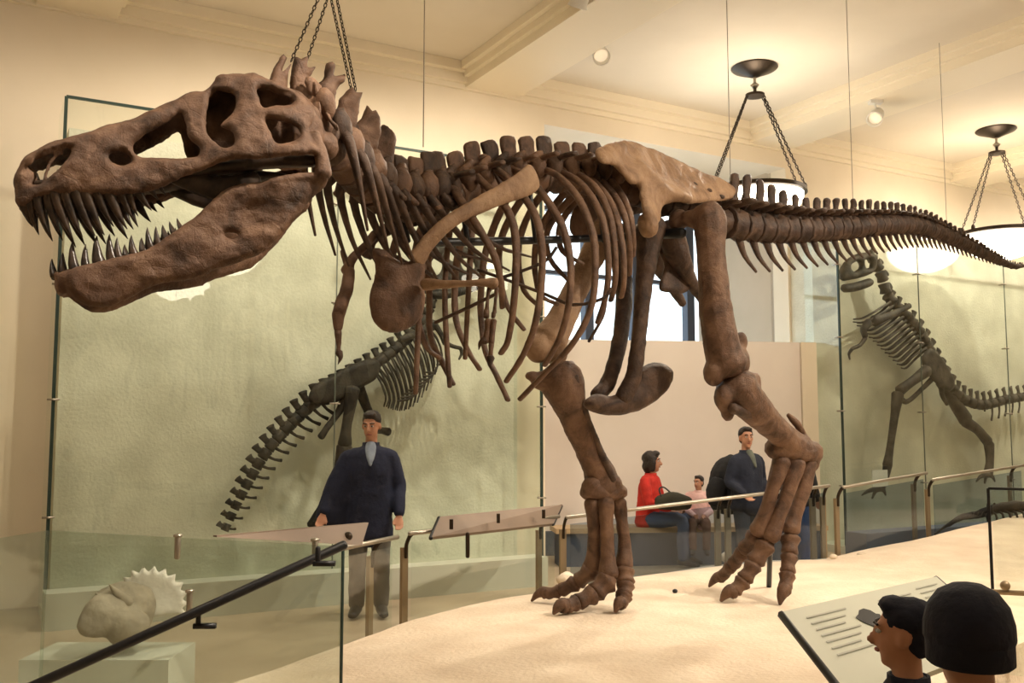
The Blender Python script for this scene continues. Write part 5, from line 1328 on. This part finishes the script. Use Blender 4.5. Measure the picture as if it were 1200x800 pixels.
# ================================================================== SMALL THINGS
STONE = mat('pale_plaster_stone', (0.72, 0.60, 0.46), 0.9, (0.80, 0.69, 0.55), 9, 0.4, 40)
for i, (x, y, rr, lab) in enumerate(((663, 683, 0.07, 'pale rounded stone on the sand beside the far foot'), (851, 657, 0.07, 'pale stone block on the sand behind the near toes'), (977, 654, 0.035, 'small pale stone right of the near foot nearest the leg'), (1010, 652, 0.04, 'small pale stone right of the near foot farther from the leg'))):
    p = G(x, y, PZ0); q = MB(); q.ball(p + V((0, 0, rr * 0.45)), (rr * 1.2, rr, rr * 0.8), nu=12, nv=8); tag(q.build('stone', STONE, None, rough=rr * 0.35, rscale=7 / rr * 0.1), lab, 'stone', 'stones on the sand')
p = G(791, 694, PZ0); q = MB(); q.ball(p + V((0, 0, 0.012)), (0.022, 0.02, 0.018)); tag(q.build('pebble', STEEL_BLACK, None, rough=0.003), 'tiny black pebble on the sand between the two feet', 'pebble')

# small dark fossil lying at the back of the platform, right
so = G(1160, 622, PZ0); r = thing('fossil_skeleton', 'small dark fossil skeleton with long tail lying at the right on the sand', 'skeleton', so)
D_ = so.y - 0.6
tp = [(1096, 626), (1112, 614), (1128, 606), (1144, 603), (1158, 599), (1176, 594), (1200, 592), (1222, 596)]
pp = [P(x, y, D_ + 0.5 - 0.004 * (x - 1096)) for x, y in tp]
q = MB(); q.tube(pp, [0.012, 0.028, 0.04, 0.05, 0.06, 0.065, 0.06, 0.05], 8, None, 4); q.build('backbone', CASEBONE, r, rough=0.012, rscale=16)
for i in range(9):
    c = pp[4] + (pp[7] - pp[4]) * (i / 8); q = MB(); q.tube([c, c + V((0.05, -0.10, -0.03)), c + V((0.04, -0.12, -0.17)), c + V((0.0, -0.05, -0.24))], [0.018, 0.016, 0.013, 0.008], 6, None, 3); q.build('rib', CASEBONE, r)
    q = MB(); q.tube([c, c + V((0, 0, 0.10))], [0.025, 0.014], 6); q.build('spine', CASEBONE, r)
for x in (4, 7):
    c = pp[x]; q = MB(); q.tube([c, c + V((-0.05, -0.12, -0.12)), c + V((0.02, -0.12, -(c.z - PZ0) + 0.01))], [0.035, 0.025, 0.02], 7, None, 3); q.build('leg', CASEBONE, r)

# horned dinosaur skull with scalloped frill, lower left behind the balustrade
PALE = mat('pale_frill_bone', (0.78, 0.74, 0.66), 0.7, (0.86, 0.82, 0.74), 8, 0.3, 30); GB_ = mat('taupe_skull_bone', (0.26, 0.22, 0.16), 0.7, (0.36, 0.31, 0.23), 6, 0.5, 24)
fo = P(165, 700, 6.4); r = thing('horned_skull', 'taupe horned dinosaur skull with white scalloped frill behind the balustrade', 'skull', (fo.x, fo.y, 0))
n5 = V((0.25, -0.97, 0)).normalized()
arc = []
for k in range(27):
    g = math.radians(205 - 225 * k / 26); rr = 39 * (1.0 if k % 2 else 1.18); arc.append((176 + rr * 0.98 * math.cos(g), 706 - rr * 0.95 * math.sin(g)))
pt, fn = plane_trace([(x, y) for x, y in arc] + [(196, 722), (160, 726)], fo, n5)
m = MB(); m.plate(pt, [], fn, 0.05, 0.03, 0.02, lambda u, v: -0.5 * u * u); m.build('frill', PALE, r, rough=0.004)
q = MB(); q.tube([P(160, 716, 6.35), P(140, 714, 6.2), P(118, 722, 6.05), P(98, 738, 5.95)], [(0.17, 0.14), (0.17, 0.14), (0.14, 0.10), (0.07, 0.05)], 12, ZUP, 4)
q.ball(P(150, 735, 6.1), (0.14, 0.12, 0.12)); q.build('skull', GB_, r, fuse=0.016, rough=0.012, rscale=8)
for a, b in (((150, 706), (128, 684)), ((130, 712), (112, 694))):
    q = MB(); A_, B_ = P(*a, 6.12), P(*b, 6.0); q.cone([A_, (A_ + B_) / 2 + V((-0.02, 0, 0.01)), B_], 0.035, 8); q.build('horn', GB_, r)
c = V((fo.x - 0.12, fo.y - 0.15, 0)); q = MB(); q.box(c + V((0, 0, 0.13)), (0.9, 0.5, 0.26)); q.build('stand', PLINTHM, r, smooth=False)
